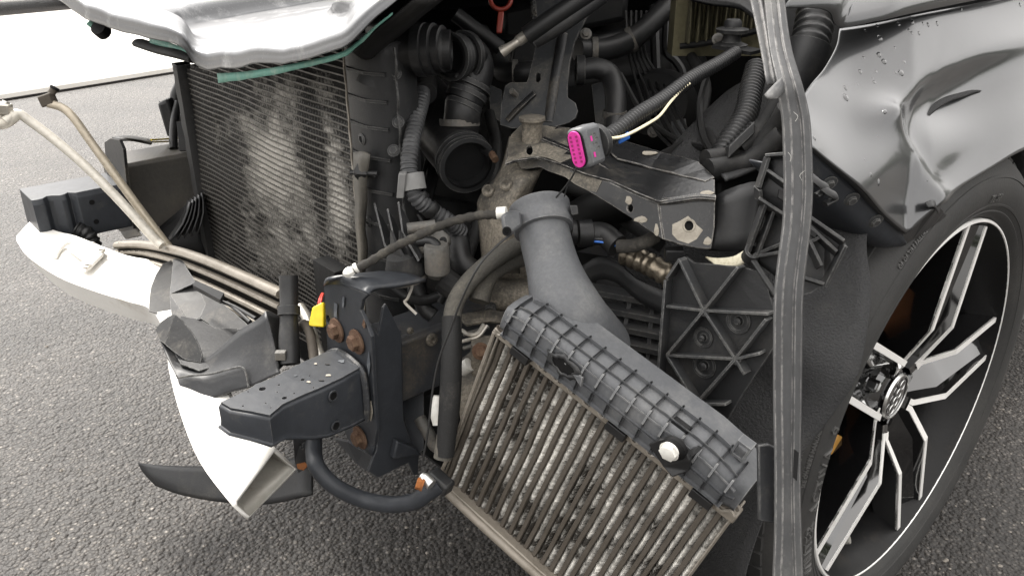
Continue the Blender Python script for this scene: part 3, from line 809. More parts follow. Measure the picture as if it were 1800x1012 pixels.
mat('tyre_letter', (.075, .074, .072), rough=.45, bump=0)
tyre_text('WINTER  ACTIVA  9', .0215, .2835, -21, 0, spread=1.12)
tyre_text("SEE OWNER'S MANUAL OR TIRE PLACARD IN VEHICLE", .0062, .3125, 7, 0)
tyre_text('SAFETY WARNING: SERIOUS INJURY MAY RESULT FROM', .0050, .3125, -45, 0)
tyre_text('EVA EVA EVA', .011, .3225, 4, 0)
tyre_text('OF OF TIRE FAILURE', .0062, .3125, 54, 0)
tyre_text('TL 98', .014, .2800, 94, 0)
# felt wheel-arch liner
def lin_o(a):
    ks = ((-40, 0), (0, .012), (10, .02), (20, .036), (30, .058), (40, .045), (50, .004), (65, -.03), (180, -.03))
    for i in range(len(ks) - 1):
        if ks[i][0] <= a <= ks[i + 1][0]:
            t = (a - ks[i][0]) / (ks[i + 1][0] - ks[i][0]); return ks[i][1] + (ks[i + 1][1] - ks[i][1]) * t
    return 0
rows_ = []
for f, k in ((0, 0), (.18, 1), (.36, 2), (.6, 3), (1, 4)):
    rows_.append([WA(a, .398 + .012 * noise.noise(Vector((a * .09, k * .9, 1))) + (.016 if 26 < a < 36 and k in (1, 2) else 0) - (.008 if 18 < a < 26 and k in (0, 1) else 0), lin_o(a) * (1 - f) - .26 * f) for a in range(-35, 171, 6)])
liner = sheet('wheel_arch_liner', rows_, MATS['felt'], car, n=4, thick=.003)
# ================================================================ front structure
# ---- bumper beam: bent hollow box section
TFp = [(27, 417, .447), (47, 445, .447), (99, 480, .447), (158, 504, .447), (221, 524, .447), (263, 538, .447), (288, 580, .446), (296, 645, .443), (316, 722, .438), (350, 806, .432), (408, 885, .425)]
TRp = [(59, 382, .447), (95, 402, .447), (132, 412, .447), (170, 427, .447), (224, 447, .447), (289, 463, .447), (345, 520, .446), (385, 600, .443), (404, 680, .440), (436, 735, .436), (487, 783, .430)]
TFr = spline([Z(*p) for p in TFp], 4); TRr = spline([Z(*p) for p in TRp], 4)
n = len(TFr); V = []
for i in range(n):
    t = i / (n - 1)
    sl = LV * (.040 * max(0, (t - .86) / .14))
    dn = ZV * (-.052)
    f0, r0 = TFr[i], TRr[i]; dr = (r0 - f0).normalized()
    bf, br = f0 + dn * .9 + dr * .030, r0 + dn * .9 - dr * .002
    if t > .8:
        k_ = (t - .8) / .2; bf = bf.lerp(Z(434, 913, .377) - (TFr[-1] - f0), k_); br = br.lerp(Z(523, 824, .382) - (TRr[-1] - r0), k_)
    V += [f0 + dr * .006, f0 - ZV * .006 * (1 - .5 * t), bf, br, r0 - ZV * .005, r0 - dr * .005]
Fc = [(i * 6 + k, i * 6 + (k + 1) % 6, (i + 1) * 6 + (k + 1) % 6, (i + 1) * 6 + k) for i in range(n - 1) for k in range(6)]
beam = ob('bumper_beam', V, Fc, 'beam_alu', car, smooth=25, thick=.0045, off=-1)
beam.data.materials.append(MATS['beam_inside']); beam.modifiers['solid'].material_offset = 1
beam['label'] = 'bent bare white aluminium bumper beam'
# cast mount plate on the far end
mp = [Z(118, 440, .452), Z(140, 424, .452), Z(172, 434, .452), Z(186, 441, .452), Z(182, 452, .452), Z(160, 474, .452), Z(150, 480, .452), Z(140, 474, .452), Z(147, 462, .452)]
prism('mount_plate', mp, ZV * .006, MATS['beam_alu'], beam, bevel=.002)
tube('mount_rib', [Z(96, 452, .451), Z(106, 436, .452), Z(125, 425, .454), Z(165, 430, .456)], .004, MATS['beam_alu'], beam, seg=8)
for x, y in ((177, 442), (153, 469)):
    lathe('rivet', [(.006, 0), (.006, .002), (.0035, .003), (.0035, .001), (0, .001)], Z(x, y, .458), ZV, MATS['alu'], beam, seg=14)

# ---- near crash box
zt = .500
top = [(388, 706), (438, 684), (449, 675), (482, 663), (499, 653), (535, 635), (571, 619), (594, 615), (633, 645), (601, 663), (560, 682), (535, 692), (496, 710), (474, 729), (440, 722), (405, 716)]
tp3 = [Z(x, y, zt) for x, y in top]
hz = [.027, .027, .028, .03, .036, .044, .054, .060, .063, .060, .056, .050, .036, .031, .029, .028]
hu, hv = FV, LV
holes = [circ(Z(x, y, zt), hu, hv, r, 10) for x, y, r in ((461, 683, .0036), (500, 699, .0026), (532, 667, .0022), (490, 676, .0013), (517, 691, .0010), (427, 713, .0011), (467, 708, .0010), (551, 681, .0012), (487, 689, .0009), (544, 660, .001), (436, 688, .001), (476, 716, .0008))]
crash = plate('crash_box', tp3, MATS['ecoat'], car, thick=.003, holes=holes, off=-1)
crash['label'] = 'dark steel crash box in front of the left chassis rail'
nn_ = len(tp3); V = []
for i, p in enumerate(tp3):
    d = (p - sum(tp3, Vector()) / nn_); d.z = 0; d.normalize()
    V += [p - ZV * .003 - d * .0002, p - ZV * .006 + d * .0015, p - ZV * (hz[i] - .006) + d * .0015, p - ZV * hz[i] + d * .003, p - ZV * (hz[i] + .001) + d * .0065]
Fc = [(i * 5 + k, ((i + 1) % nn_) * 5 + k, ((i + 1) % nn_) * 5 + k + 1, i * 5 + k + 1) for i in range(nn_) for k in range(4)]
ob('crash_box_wall', V, Fc, 'ecoat', crash, smooth=50, thick=.003)
for x, y in ((585, 695), (590, 748)):
    p = PL(x, y, tp3[9] - ZV * .02 + LV * .003, (tp3[13] - tp3[8]).cross(ZV).normalized())
    ax = (tp3[13] - tp3[8]).cross(ZV).normalized()
    if ax.dot(C0 - p) < 0: ax = -ax
    lathe('hole_rim', [(.0062, 0), (.0060, .0012), (.0045, .0012), (.0042, -.003)], p, ax, MATS['ecoat'], crash, seg=18, close=False)
    lathe('bolt_hole', [(.0046, .0010), (0, .0006)], p, ax, MATS['black'], crash, seg=16, close=False)
# lower mounting tongue with rust
tg = plate('mount_tongue', [A(515, 765, .69), A(535, 757, .68), A(542, 770, .675), A(544, 800, .672), A(540, 822, .672), A(526, 828, .675), A(520, 812, .68)], MATS['ecoat'], crash, thick=.004, holes=[circ(A(531, 781, .68), LV, ZV, .004, 10)])
plate('rust_patch', [A(522, 815, .684), A(535, 812, .684), A(541, 818, .684), A(534, 826, .684), A(524, 823, .684)], MATS['rust_orange'], crash, thick=.001)

# ---- bolted flange plate and its folded top
AF = .622
fo_ = [(569, 499), (575, 494), (610, 502), (648, 517), (636, 528), (633, 545), (644, 570), (652, 592), (656, 680), (661, 757), (657, 782), (640, 792), (612, 774), (583, 705), (575, 615)]
flangep = plate('flange_plate', [A(x, y, AF) for x, y in fo_], MATS['ecoat'], car, thick=.005, bevel=.0015, off=-1, holes=[circ(A(577, 563, AF), LV, ZV, .005, 10, .0065)])
flangep['label'] = 'rust streaked flange plate with three rusty bolts'
for x, y in ((593, 580), (628, 600), (634, 768)):
    hexbolt('bolt', A(x, y, AF + .001), FV, .0088, MATS['rust'], flangep, washer=1.6, h=.75)
0 and prism('spacer', [A(589, 645, AF + .012), A(640, 655, AF + .012), A(643, 735, AF + .012), A(600, 700, AF + .012)], -FV * .016, MATS['ecoat_dirty'], flangep, bevel=.004)
g_ = [[A(569, 499, AF), A(585, 497, AF), A(612, 503, AF), A(648, 517, AF)],
      [Z(578, 490, .590), Z(602, 488, .592), Z(632, 494, .594), Z(660, 508, .590)],
      [Z(622, 484, .592), Z(648, 483, .594), Z(675, 487, .594), Z(698, 503, .590)],
      [Z(668, 479, .592), Z(695, 480, .592), Z(722, 484, .592), Z(748, 493, .590)]]
sheet('flange_top', g_, MATS['ecoat'], flangep, n=4, thick=.004)
# open pocket behind the flange
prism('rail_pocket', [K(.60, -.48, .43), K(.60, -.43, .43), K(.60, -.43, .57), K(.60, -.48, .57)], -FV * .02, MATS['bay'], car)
# ---- folded side channel
BS = -.338
so = [(645, 560), (656, 578), (663, 587), (668, 562), (672, 540), (677, 533), (690, 557), (703, 582), (705, 660), (708, 736), (722, 778), (735, 794), (733, 832), (726, 834), (716, 812), (701, 819), (664, 838), (646, 826), (660, 790), (664, 757), (659, 680), (654, 592)]
side = plate('side_channel', [B(x, y, BS) for x, y in so], MATS['ecoat'], car, thick=.004, bevel=.001)
sheet('side_channel_fold', [[B(703, 582, BS), B(706, 660, BS), B(708, 736, BS), B(722, 778, BS), B(735, 794, BS)], [B(703, 582, BS) - LV * .05 - FV * .01, B(706, 660, BS) - LV * .05 - FV * .01, B(708, 736, BS) - LV * .05 - FV * .01, B(720, 782, BS) - LV * .04, B(728, 800, BS) - LV * .03]], MATS['ecoat'], side, n=3, thick=.003)
prism('channel_step', [B(683, 800, BS + .002), B(735, 793, BS + .002), B(722, 780, BS + .002), B(690, 768, BS + .002)], LV * .010, MATS['ecoat'], side, bevel=.002)
sheet('channel_front', [[B(645, 560, BS), B(654, 592, BS), B(659, 680, BS), B(664, 757, BS), B(655, 800, BS)], [B(645, 560, BS) - LV * .02 + FV * .004, B(654, 592, BS) - LV * .02 + FV * .004, B(659, 680, BS) - LV * .02 + FV * .004, B(664, 757, BS) - LV * .02 + FV * .004, B(655, 800, BS) - LV * .03]], MATS['ecoat'], side, n=3, thick=.003)
plate('lower_skirt', [A(612, 775, .61), A(640, 792, .61), A(655, 800, .615), A(664, 838, .61), A(630, 815, .60), A(590, 770, .60)], MATS['ecoat'], side, thick=.003)
# ---- chassis rails
def rail(name, b0, b1, z0, z1, a0, a1, m):
    V = []
    for a in (a0, a1):
        for b, z in ((b0, z0), (b1, z0), (b1, z0 + .012), (b1 - .012, z1 - .02), (b1 - .012, z1 - .006), (b1 - .018, z1), (b0 + .01, z1), (b0, z1 - .01)): V.append(K(a, b, z))
    Fc = [(k, (k + 1) % 8, 8 + (k + 1) % 8, 8 + k) for k in range(8)] + [tuple(range(8)), tuple(range(15, 7, -1))]
    return ob(name, V, Fc, m, car, bevel=.002)
r1 = rail('chassis_rail', -.425, -.348, .428, .500, .575, -.1, 'rail_near')
r1['label'] = 'dirty left chassis rail behind the flange'
for x, y, s in ((758, 596, .008), (772, 637, .006), (775, 655, .005), (720, 580, .004)):
    p = PL(x, y, K(.4, -.3585, .48), LV)
    lathe('weld_nut', [(s, 0), (s * .95, .003), (s * .5, .004), (s * .45, .001), (0, .001)], p, LV, MATS['dusty_metal'], r1, seg=16)
bar('rail_bracket', K(.36, -.36, .45), K(.18, -.36, .475), .03, .004, MATS['dusty_metal'], car)
# ---- far side: crash box, flange, rail
fb = -1.150
tpf = [K(.760, fb, .503), K(.700, fb, .503), K(.69, fb + .006, .503), K(.62, fb + .006, .503), K(.62, fb - .09, .503), K(.70, fb - .09, .503), K(.76, fb - .08, .503)]
V = []
prof_a = [.755, .746, .738, .730, .723, .712, .704, .697, .688, .66, .605]
prof_b = [0, .003, .003, -.006, -.006, .003, .003, -.005, .006, .006, .008]
for a, d in zip(prof_a, prof_b):
    for b, z in ((fb + d, .425), (fb + d + .002, .432), (fb + d, .440), (fb + d, .494), (fb + d - .006, .502), (fb - .085, .502), (fb - .09, .43)): V.append(K(a, b, z))
Fc = [(i * 7 + k, i * 7 + k + 1, (i + 1) * 7 + k + 1, (i + 1) * 7 + k) for i in range(10) for k in range(6)] + [tuple(range(7))]
farbox = ob('crash_box', V, Fc, 'ecoat', car, smooth=40, bevel=.001)
farbox['label'] = 'dark steel crash box on the far side, over the beam end'
for a in (.668,):
    for z in (.447, .482):
        lathe('bolt_hole', [(.0045, .0005), (.0045, .0012), (0, .0012)], K(a, fb + .0065, z), LV, MATS['black'], farbox, seg=12)
tube('rusty_clip', [K(.742, fb + .01, .427), K(.725, fb + .022, .425), K(.70, fb + .012, .42)], .005, MATS['rust_orange'], farbox, seg=6, flat=.5)
plate('clip_tab', [K(.735, fb + .01, .424), K(.72, fb + .04, .428), K(.70, fb + .038, .428), K(.69, fb + .01, .424)], MATS['cast'], farbox, thick=.004)
tube('hose', [K(.70, fb + .0, .44), K(.685, fb + .012, .425), K(.68, fb + .02, .38)], .014, MATS['hose'], car, corr=(.008, .002))
ff = plate('flange_plate', [A(x, y, .612) for x, y in ((186, 250), (197, 243), (212, 246), (219, 262), (226, 330), (237, 402), (226, 415), (205, 400), (192, 335))], MATS['ecoat_dirty'], car, thick=.005)
ff['label'] = 'bracket plate at the far chassis rail'
sheet('flange_top', [[A(197, 243, .612), A(212, 246, .612)], [A(230, 240, .58), A(236, 247, .59)], [A(265, 246, .52), A(266, 254, .53)]], MATS['ecoat_dirty'], ff, n=3, thick=.004)
bar('latch_wire', A(266, 246, .53), A(320, 243, .44), .003, .003, MATS['yellow'], ff)
bar('latch_wire', A(262, 250, .53), A(318, 248, .44), .003, .003, MATS['alu'], ff)
plate('flange_foot', [A(214, 408, .615), A(240, 402, .615), A(248, 414, .62), A(222, 420, .62)], MATS['cast'], ff, thick=.004)
r2 = rail('chassis_rail', -1.30, -1.19, .395, .520, .60, .15, 'far_rail')
r2['label'] = 'grey brown chassis rail on the far side'

# ---- radiator pack
RA = .51
def RB(x, y): return A(x, y, RA)
b0, b1, zb, ztp = -1.035, -.515, .33, .80
def bs(z): return b0 + max(0, (z - .700) / .10) * .50      # the top is pushed down under the bonnet on the far side
rad = prism('radiator', [K(RA - .004, b0, zb), K(RA - .004, b1, zb), K(RA - .004, b1, ztp - .012), K(RA - .004, b0, .695)], -FV * .03, MATS['bay'], car)
rad['label'] = 'dirty radiator with flattened fins'
pitch = .0084; N = int((ztp - zb) / pitch)
V, Fc = [], []; V2, F2 = [], []
rn = random.Random(3)
def rdisp(b, z):     # the core is pushed in here and there
    return .006 * noise.noise(Vector((b * 5, z * 6, 1.7))) + .003 * noise.noise(Vector((b * 14, z * 12, 4)))
for i in range(N):
    z = zb + pitch * (i + .5)
    M_ = 40; base = len(V)
    for k in range(M_ + 1):
        b = bs(z) + (b1 - bs(z)) * k / M_
        a = RA + .0035 + rdisp(b, z); w = .0009
        V += [K(a, b, z - w), K(a, b, z + w), K(a - .012, b, z + w), K(a - .012, b, z - w)]
    for k in range(M_):
        o_ = base + k * 4
        Fc += [(o_, o_ + 1, o_ + 5, o_ + 4), (o_ + 1, o_ + 2, o_ + 6, o_ + 5), (o_ + 3, o_, o_ + 4, o_ + 7)]
    # folded fin
    M_ = 150; base = len(V2); z0, z1 = z + w, z + pitch - w
    for k in range(M_ + 1):
        b = bs(z) + (b1 - bs(z)) * k / M_
        flat_ = max(0, noise.noise(Vector((b * 9, z * 8, 8.2))))
        bend = rn.uniform(-.0003, .0003) + flat_ * .0012
        a = RA + .0020 + rdisp(b, z) + (.0006 if k % 2 else -.0006)
        V2 += [K(a + bend, b, z0), K(a - bend + rn.uniform(-.0004, .0004), b, (z0 + z1) / 2), K(a + bend, b, z1)]
    for k in range(M_):
        o_ = base + k * 3
        F2 += [(o_, o_ + 1, o_ + 4, o_ + 3), (o_ + 1, o_ + 2, o_ + 5, o_ + 4)]
t_ = ob('cooling_tubes', V, Fc, 'rad_tube', rad, smooth=0); t_['kind'] = 'stuff'
t_ = ob('cooling_fins', V2, F2, 'radiator_fin', rad, smooth=0, fix=False); t_['kind'] = 'stuff'
def g2d(x, y, cx, cy, sx, sy, rot=0): return gauss(x, y, cx, cy, sx, sy, rot)
bare = []
for v in V2:
    x, y = project(v)
    w_ = .62 * g2d(x, y, 462, 235, 52, 52, 0) + .62 * g2d(x, y, 505, 315, 62, 50, 20) + .8 * g2d(x, y, 588, 320, 13, 95, -6) + .5 * g2d(x, y, 505, 430, 60, 55) + .3 * g2d(x, y, 540, 150, 60, 25) - .8 * g2d(x, y, 556, 290, 14, 60, -6) - .5 * g2d(x, y, 415, 290, 15, 50)
    dd_ = v - W0; b_ = dd_.dot(LV); row_ = round((v.z - zb) / pitch - .9)
    w_ += .30 * noise.noise(v * 18) + .30 * noise.noise(Vector((b_ * 34, row_ * 3.7, 1))) + .12 * noise.noise(v * 60) - .10
    bare.append(w_)
set_bare(t_, bare)
# left frame of the core, wavy crimped edge
V = []
zs = [.30 + .012 * i for i in range(35)]
for i, z in enumerate(zs):
    wv = .0025 * math.sin(i * 1.4)
    for b, a in ((b0 - .034 + wv, RA - .02), (b0 - .032 + wv, RA + .010), (b0 - .004, RA + .013), (b0 + .001, RA + .006), (b0 + .001, RA - .02)): V.append(K(a, b, z))
Fc = [(i * 5 + k, i * 5 + k + 1, (i + 1) * 5 + k + 1, (i + 1) * 5 + k) for i in range(len(zs) - 1) for k in range(4)]
ob('core_side_frame', V, Fc, 'rubber', rad, smooth=40, thick=.002)
# right-hand plastic tank with ribs and crimp tabs
tk = []
for z in [.36 + .03 * i for i in range(16)]:
    tk.append([K(RA - .035, b1 + .005, z), K(RA + .004, b1 + .006, z), K(RA + .012, b1 + .022, z), K(RA + .012, b1 + .055, z), K(RA + .0, b1 + .078, z), K(RA - .035, b1 + .082, z)])
tank = sheet('radiator_tank', tk, MATS['plastic'], car, n=2, thick=.003, smooth=50)
tank['label'] = 'black plastic end tank of the radiator'
for z in (.455, .505, .555, .60, .64, .68, .715, .745, .775):
    V = []
    for da in (0, .004):
        V += [K(RA + .004 + da, b1 + .004, z), K(RA + .0125 + da, b1 + .02, z), K(RA + .0125 + da, b1 + .056, z), K(RA + .001 + da, b1 + .081, z)]
    V += [v + ZV * .0035 for v in V]
    ob('tank_rib', V, [(0, 1, 5, 4), (1, 2, 6, 5), (2, 3, 7, 6), (8, 9, 13, 12), (9, 10, 14, 13), (10, 11, 15, 14), (4, 5, 13, 12), (5, 6, 14, 13), (6, 7, 15, 14)], 'plastic', tank, smooth=0)
for z in (.66, .70, .60):
    lathe('tank_boss', [(.007, 0), (.007, .003), (.004, .004), (.004, .0015), (0, .0015)], K(RA + .0125, b1 + .04, z), FV, MATS['plastic'], tank, seg=14)
wav = []
for i in range(90):
    z = .36 + i * .005
    wav.append(K(RA + .0085 + .0016 * math.sin(i * .9), b1 + .003 + .0035 * math.sin(i * .9), z))
tube('crimped_edge', wav, .0016, MATS['core_frame'], rad, seg=5, straight=True)
wav = [p + LV * .088 - FV * .012 for p in wav]
tube('crimped_edge', wav, .0014, MATS['plastic'], rad, seg=5, straight=True)
# bent plastic air guide on the tank
gs = [[A(622, 268, .535), A(636, 266, .54), A(651, 272, .535)], [A(622, 310, .535), A(632, 312, .542), A(645, 320, .535)], [A(625, 350, .535), A(634, 352, .54), A(645, 352, .532)], [A(625, 390, .535), A(633, 395, .54), A(641, 400, .53)], [A(630, 440, .535), A(637, 440, .538), A(646, 438, .53)], [A(630, 482, .535), A(636, 484, .536), A(640, 485, .53)]]
guide = sheet('air_guide', gs, MATS['guide'], car, n=3, thick=.002)
lathe('guide_clip', [(.014, 0), (.011, .003), (.004, .008), (0, .009)], A(634, 302, .538), FV, MATS['plastic_dark'], guide, seg=4, smooth=0)
tube('guide_pin', [A(617, 303, .543), A(665, 305, .53)], .003, MATS['plastic_dark'], guide, seg=8)
# three upright fins at the tank foot
for x0, y0, x1, y1, x2, y2 in ((658, 357, 678, 420, 706, 462), (681, 367, 697, 420, 722, 455), (700, 355, 710, 400, 740, 450)):
    plate('tank_fin', [A(x0, y0, .53), A(x1 + 8, y1 - 10, .53), A(x2, y2, .545), A(x2 - 4, y2 + 8, .555), A(x1 - 2, y1 + 10, .55)], MATS['plastic'], tank, thick=.0025)

# ---- lower bent cooler: stacked tan tubes
cl = [(206, 431, 1.33), (250, 430, 1.29), (300, 438, 1.23), (355, 455, 1.16), (420, 482, 1.08), (495, 516, 1.0)]
cpts = [D(*p) for p in cl]
cooler = tube('lower_cooler', cpts, .0082, MATS['core_frame'], car, seg=10, flat=.75)
cooler['label'] = 'bent tan oil cooler with stacked tubes below the radiator'
for k in range(1, 7):
    q = []
    for i, p in enumerate(cpts):
        s_ = max(0, 1 - i / 3.) ; 
        q.append(p - ZV * (.0165 * k * (1 - .55 * s_)) + FV * (.004 * k) + LV * (.010 * s_ * k))
    tube('cooler_tube', q, .0050, MATS['core_frame'], cooler, seg=8, flat=.85)
    V2, F2 = [], []
    qs = resample(spline(q, 8), .0018)
    for i, p in enumerate(qs):
        o_ = (.0012 if i % 2 else -.0012) - .004
        V2 += [p + FV * o_ + ZV * .001, p + FV * (o_ + rn.uniform(-.001, .001)) + ZV * .0155]
    F2 = [(2 * i, 2 * i + 1, 2 * i + 3, 2 * i + 2) for i in range(len(qs) - 1)]
    f_ = ob('cooler_fin_row', V2, F2, 'radiator_fin', cooler, smooth=0, fix=False); set_bare(f_, [.25 * noise.noise(v * 40) - .1 for v in V2])

# weld seam and bare scuffs where the crash box meets its flange
wm = tube('weld_seam', [A(x, y, AF + .006) for x, y in ((577, 620), (590, 617), (604, 622), (622, 636), (636, 652), (642, 680), (645, 715), (644, 738))], .0036, MATS['weld'], flangep, seg=7)
rw = random.Random(14)
def scuff(name, par, f, x, y, rx, ry, m='chip'):
    pts = [(x + rx * math.cos(2 * math.pi * k / 8) * rw.uniform(.5, 1.2), y + ry * math.sin(2 * math.pi * k / 8) * rw.uniform(.5, 1.2)) for k in range(8)]
    plate(name, [f(*p) for p in pts], MATS[m], par, thick=.0004, jag=.0006)
fA = lambda x, y: A(x, y, AF + .0016)
for x, y, rx, ry, m in ((590, 545, 4, 18, 'scuff_blue'), (603, 530, 3, 12, 'scuff_blue'), (648, 640, 3, 22, 'scuff_blue'), (652, 725, 3, 26, 'chip'), (612, 640, 9, 5, 'chip'), (640, 570, 3, 10, 'rust')):
    scuff('bare_patch', flangep, fA, x, y, rx, ry, m)
fZ = lambda x, y: Z(x, y, zt + .0007)
for x, y, rx, ry, m in ((555, 639, 3, 1.6, 'chip'), (577, 659, 6, 2.2, 'chip'), (565, 668, 7, 1.2, 'plastic_dark'), (575, 640, 5, .9, 'plastic_dark'), (601, 634, 7, 3, 'scuff_blue'), (543, 671, 4, 1.5, 'chip'), (520, 660, 4, .8, 'scuff_blue')):
    scuff('bare_patch', crash, fZ, x, y, rx, ry, m)
# ================================================================ torn air duct lying on the beam
duct = thing('air_duct', D(390, 680, .96), 'torn dark plastic air duct draped over the middle of the white beam', 'air duct')
def psheet(name, rows, m, par, n=3, thick=.0016, smooth=40, **k): return sheet(name, [[D(*p) for p in r] for r in rows], m, par, n=n, thick=thick, smooth=smooth, **k)
psheet('front_wall', [
    [(281, 598, 1.01), (303, 616, 1.0), (328, 632, .99), (346, 635, .985), (364, 629, .98), (390, 609, .97), (423, 579, .96), (452, 562, .95), (468, 547, .945)],
    [(290, 620, .995), (310, 637, .985), (332, 648, .975), (348, 651, .97), (366, 648, .965), (394, 635, .957), (428, 615, .947), (460, 600, .94), (479, 590, .935)],
    [(302, 645, .975), (316, 656, .965), (335, 660, .955), (350, 662, .95), (370, 661, .947), (400, 652, .94), (436, 640, .935), (468, 630, .93), (486, 622, .925)],
    [(312, 664, .96), (320, 682, .95), (336, 690, .945), (352, 690, .94), (372, 686, .937), (404, 675, .93), (440, 663, .927), (472, 652, .922), (489, 645, .92)],
    [(318, 682, .955), (326, 703, .945), (340, 709, .94), (358, 706, .935), (380, 698, .932), (410, 688, .927), (440, 680, .922), (472, 664, .918), (493, 655, .915)]], MATS['duct'], duct)
def fplate(name, tri, pts, m, th=.0016):
    """flat panel: plane through three measured points, outline traced on it"""
    a, b, c = [Z(*p) for p in tri]; nrm = (b - a).cross(c - a).normalized()
    return plate(name, [PL(x, y, a, nrm) for x, y in pts], MATS[m], duct, thick=th, jag=.0003)
fplate('collar_panel', [(266, 505, .456), (305, 456, .466), (262, 547, .447)], [(286, 465), (305, 456), (303, 480), (299, 517), (300, 535), (303, 560), (290, 556), (262, 547), (263, 525), (266, 505), (274, 484)], 'duct_pale')
fplate('collar_panel', [(299, 517, .456), (331, 562, .450), (290, 556, .444)], [(299, 517), (314, 540), (331, 562), (322, 566), (302, 560)], 'duct_pale')
fplate('side_panel', [(305, 456, .470), (345, 497, .470), (299, 517, .456)], [(305, 456), (313, 455), (322, 459), (333, 478), (345, 497), (318, 509), (299, 517), (302, 490)], 'duct')
fplate('floor_panel', [(299, 517, .456), (345, 498, .464), (340, 562, .446)], [(299, 517), (318, 509), (345, 498), (362, 535), (352, 559), (331, 562), (314, 540)], 'duct_pale')
fplate('floor_panel', [(345, 498, .464), (438, 573, .458), (352, 559, .447)], [(345, 498), (356, 505), (372, 518), (395, 536), (416, 553), (438, 573), (420, 580), (398, 578), (378, 577), (352, 559), (362, 535)], 'duct_pale')
fplate('pocket_wall', [(331, 562, .448), (430, 579, .452), (372, 598, .412)], [(329, 562), (352, 560), (378, 577), (400, 579), (430, 579), (412, 596), (394, 612), (372, 606), (340, 598)], 'duct')
fplate('pocket_lining', [(330, 562, .4525), (432, 580, .4525), (345, 645, .4525)], [(318, 556), (352, 562), (380, 578), (436, 578), (420, 610), (395, 640), (350, 652), (318, 640), (300, 610)], 'duct')
fplate('pocket_floor', [(342, 596, .414), (394, 608, .414), (350, 638, .414)], [(338, 592), (372, 598), (398, 606), (380, 624), (366, 636), (345, 642)], 'duct_pale')
fplate('bent_flap', [(308, 552, .492), (356, 624, .460), (292, 606, .464)], [(308, 552), (320, 562), (341, 588), (350, 606), (356, 624), (353, 637), (326, 632), (303, 616), (290, 604)], 'duct_pale')
fplate('bent_flap', [(308, 552, .492), (290, 604, .464), (274, 580, .466)], [(308, 552), (290, 604), (281, 598), (274, 580), (284, 566), (296, 557)], 'duct_pale')
tube('pressed_line', DD((312, 664, .953), (335, 660, .948), (370, 657, .939), (405, 648, .932), (424, 645, .928), (432, 655, .925), (437, 680, .919)), .0012, MATS['duct_pale'], duct, seg=6)
psheet('right_end', [[(466, 547, .945), (474, 548, .96), (490, 556, .98)], [(478, 592, .935), (485, 590, .95), (494, 590, .97)], [(490, 650, .918), (495, 645, .93), (500, 640, .95)]], MATS['plastic'], duct)
prism('stiffener', [D(345, 500, 1.09), D(395, 522, 1.04), D(388, 534, 1.04), D(340, 508, 1.09)], ZV * .006, MATS['plastic_dark'], duct)
tube('thin_rod', [D(400, 532, 1.05), D(420, 548, 1.02), D(440, 566, .99)], .0025, MATS['plastic_dark'], duct)
tube('thin_rod', [D(390, 530, 1.05), D(415, 540, 1.03), D(450, 560, .98)], .0025, MATS['plastic_dark'], duct)

# ---- black lower lip shield hanging to the ground
sh = thing('splash_shield', D(400, 900, 1.15), 'thin dirty black plastic splash shield hanging low under the white beam', 'splash shield')
psheet('shield_skin', [[(244, 813, 1.22), (300, 818, 1.2), (380, 818, 1.17), (460, 812, 1.13), (548, 800, 1.08)], [(252, 828, 1.215), (305, 848, 1.19), (385, 856, 1.16), (465, 856, 1.12), (548, 840, 1.07)], [(275, 852, 1.21), (320, 868, 1.185), (395, 881, 1.15), (470, 884, 1.11), (548, 868, 1.06)]], MATS['plastic'], sh, thick=.004)
psheet('shield_edge', [[(275, 852, 1.21), (320, 868, 1.185), (395, 881, 1.15), (470, 884, 1.11), (548, 868, 1.06)], [(290, 852, 1.24), (335, 862, 1.215), (400, 874, 1.18), (470, 876, 1.14), (548, 860, 1.09)]], MATS['plastic_dark'], sh, thick=.003)
# ================================================================ dangling intercooler
cooler_t = thing('intercooler', D(1010, 1010, .86), 'dirty tan intercooler dangling aslant, with a ribbed grey end tank and pipe neck', 'intercooler')
I0, I1 = D(880, 588, .80), D(1284, 906, .702)
I2 = I0 + Vector((-.296, .19, -.936)).normalized() * .2166
iu, iv = I1 - I0, I2 - I0
iN = iu.cross(iv).normalized()
if iN.dot(C0 - I0) < 0: iN = -iN
LU, LVn = iu.length, iv.length
eu, ev = iu.normalized(), iv.normalized()
ev = (ev - eu * ev.dot(eu)).normalized() * 1.0
ev_s = iv.normalized()
def IC(s, t, h=0): return I0 + iu * s + iv * t + iN * h
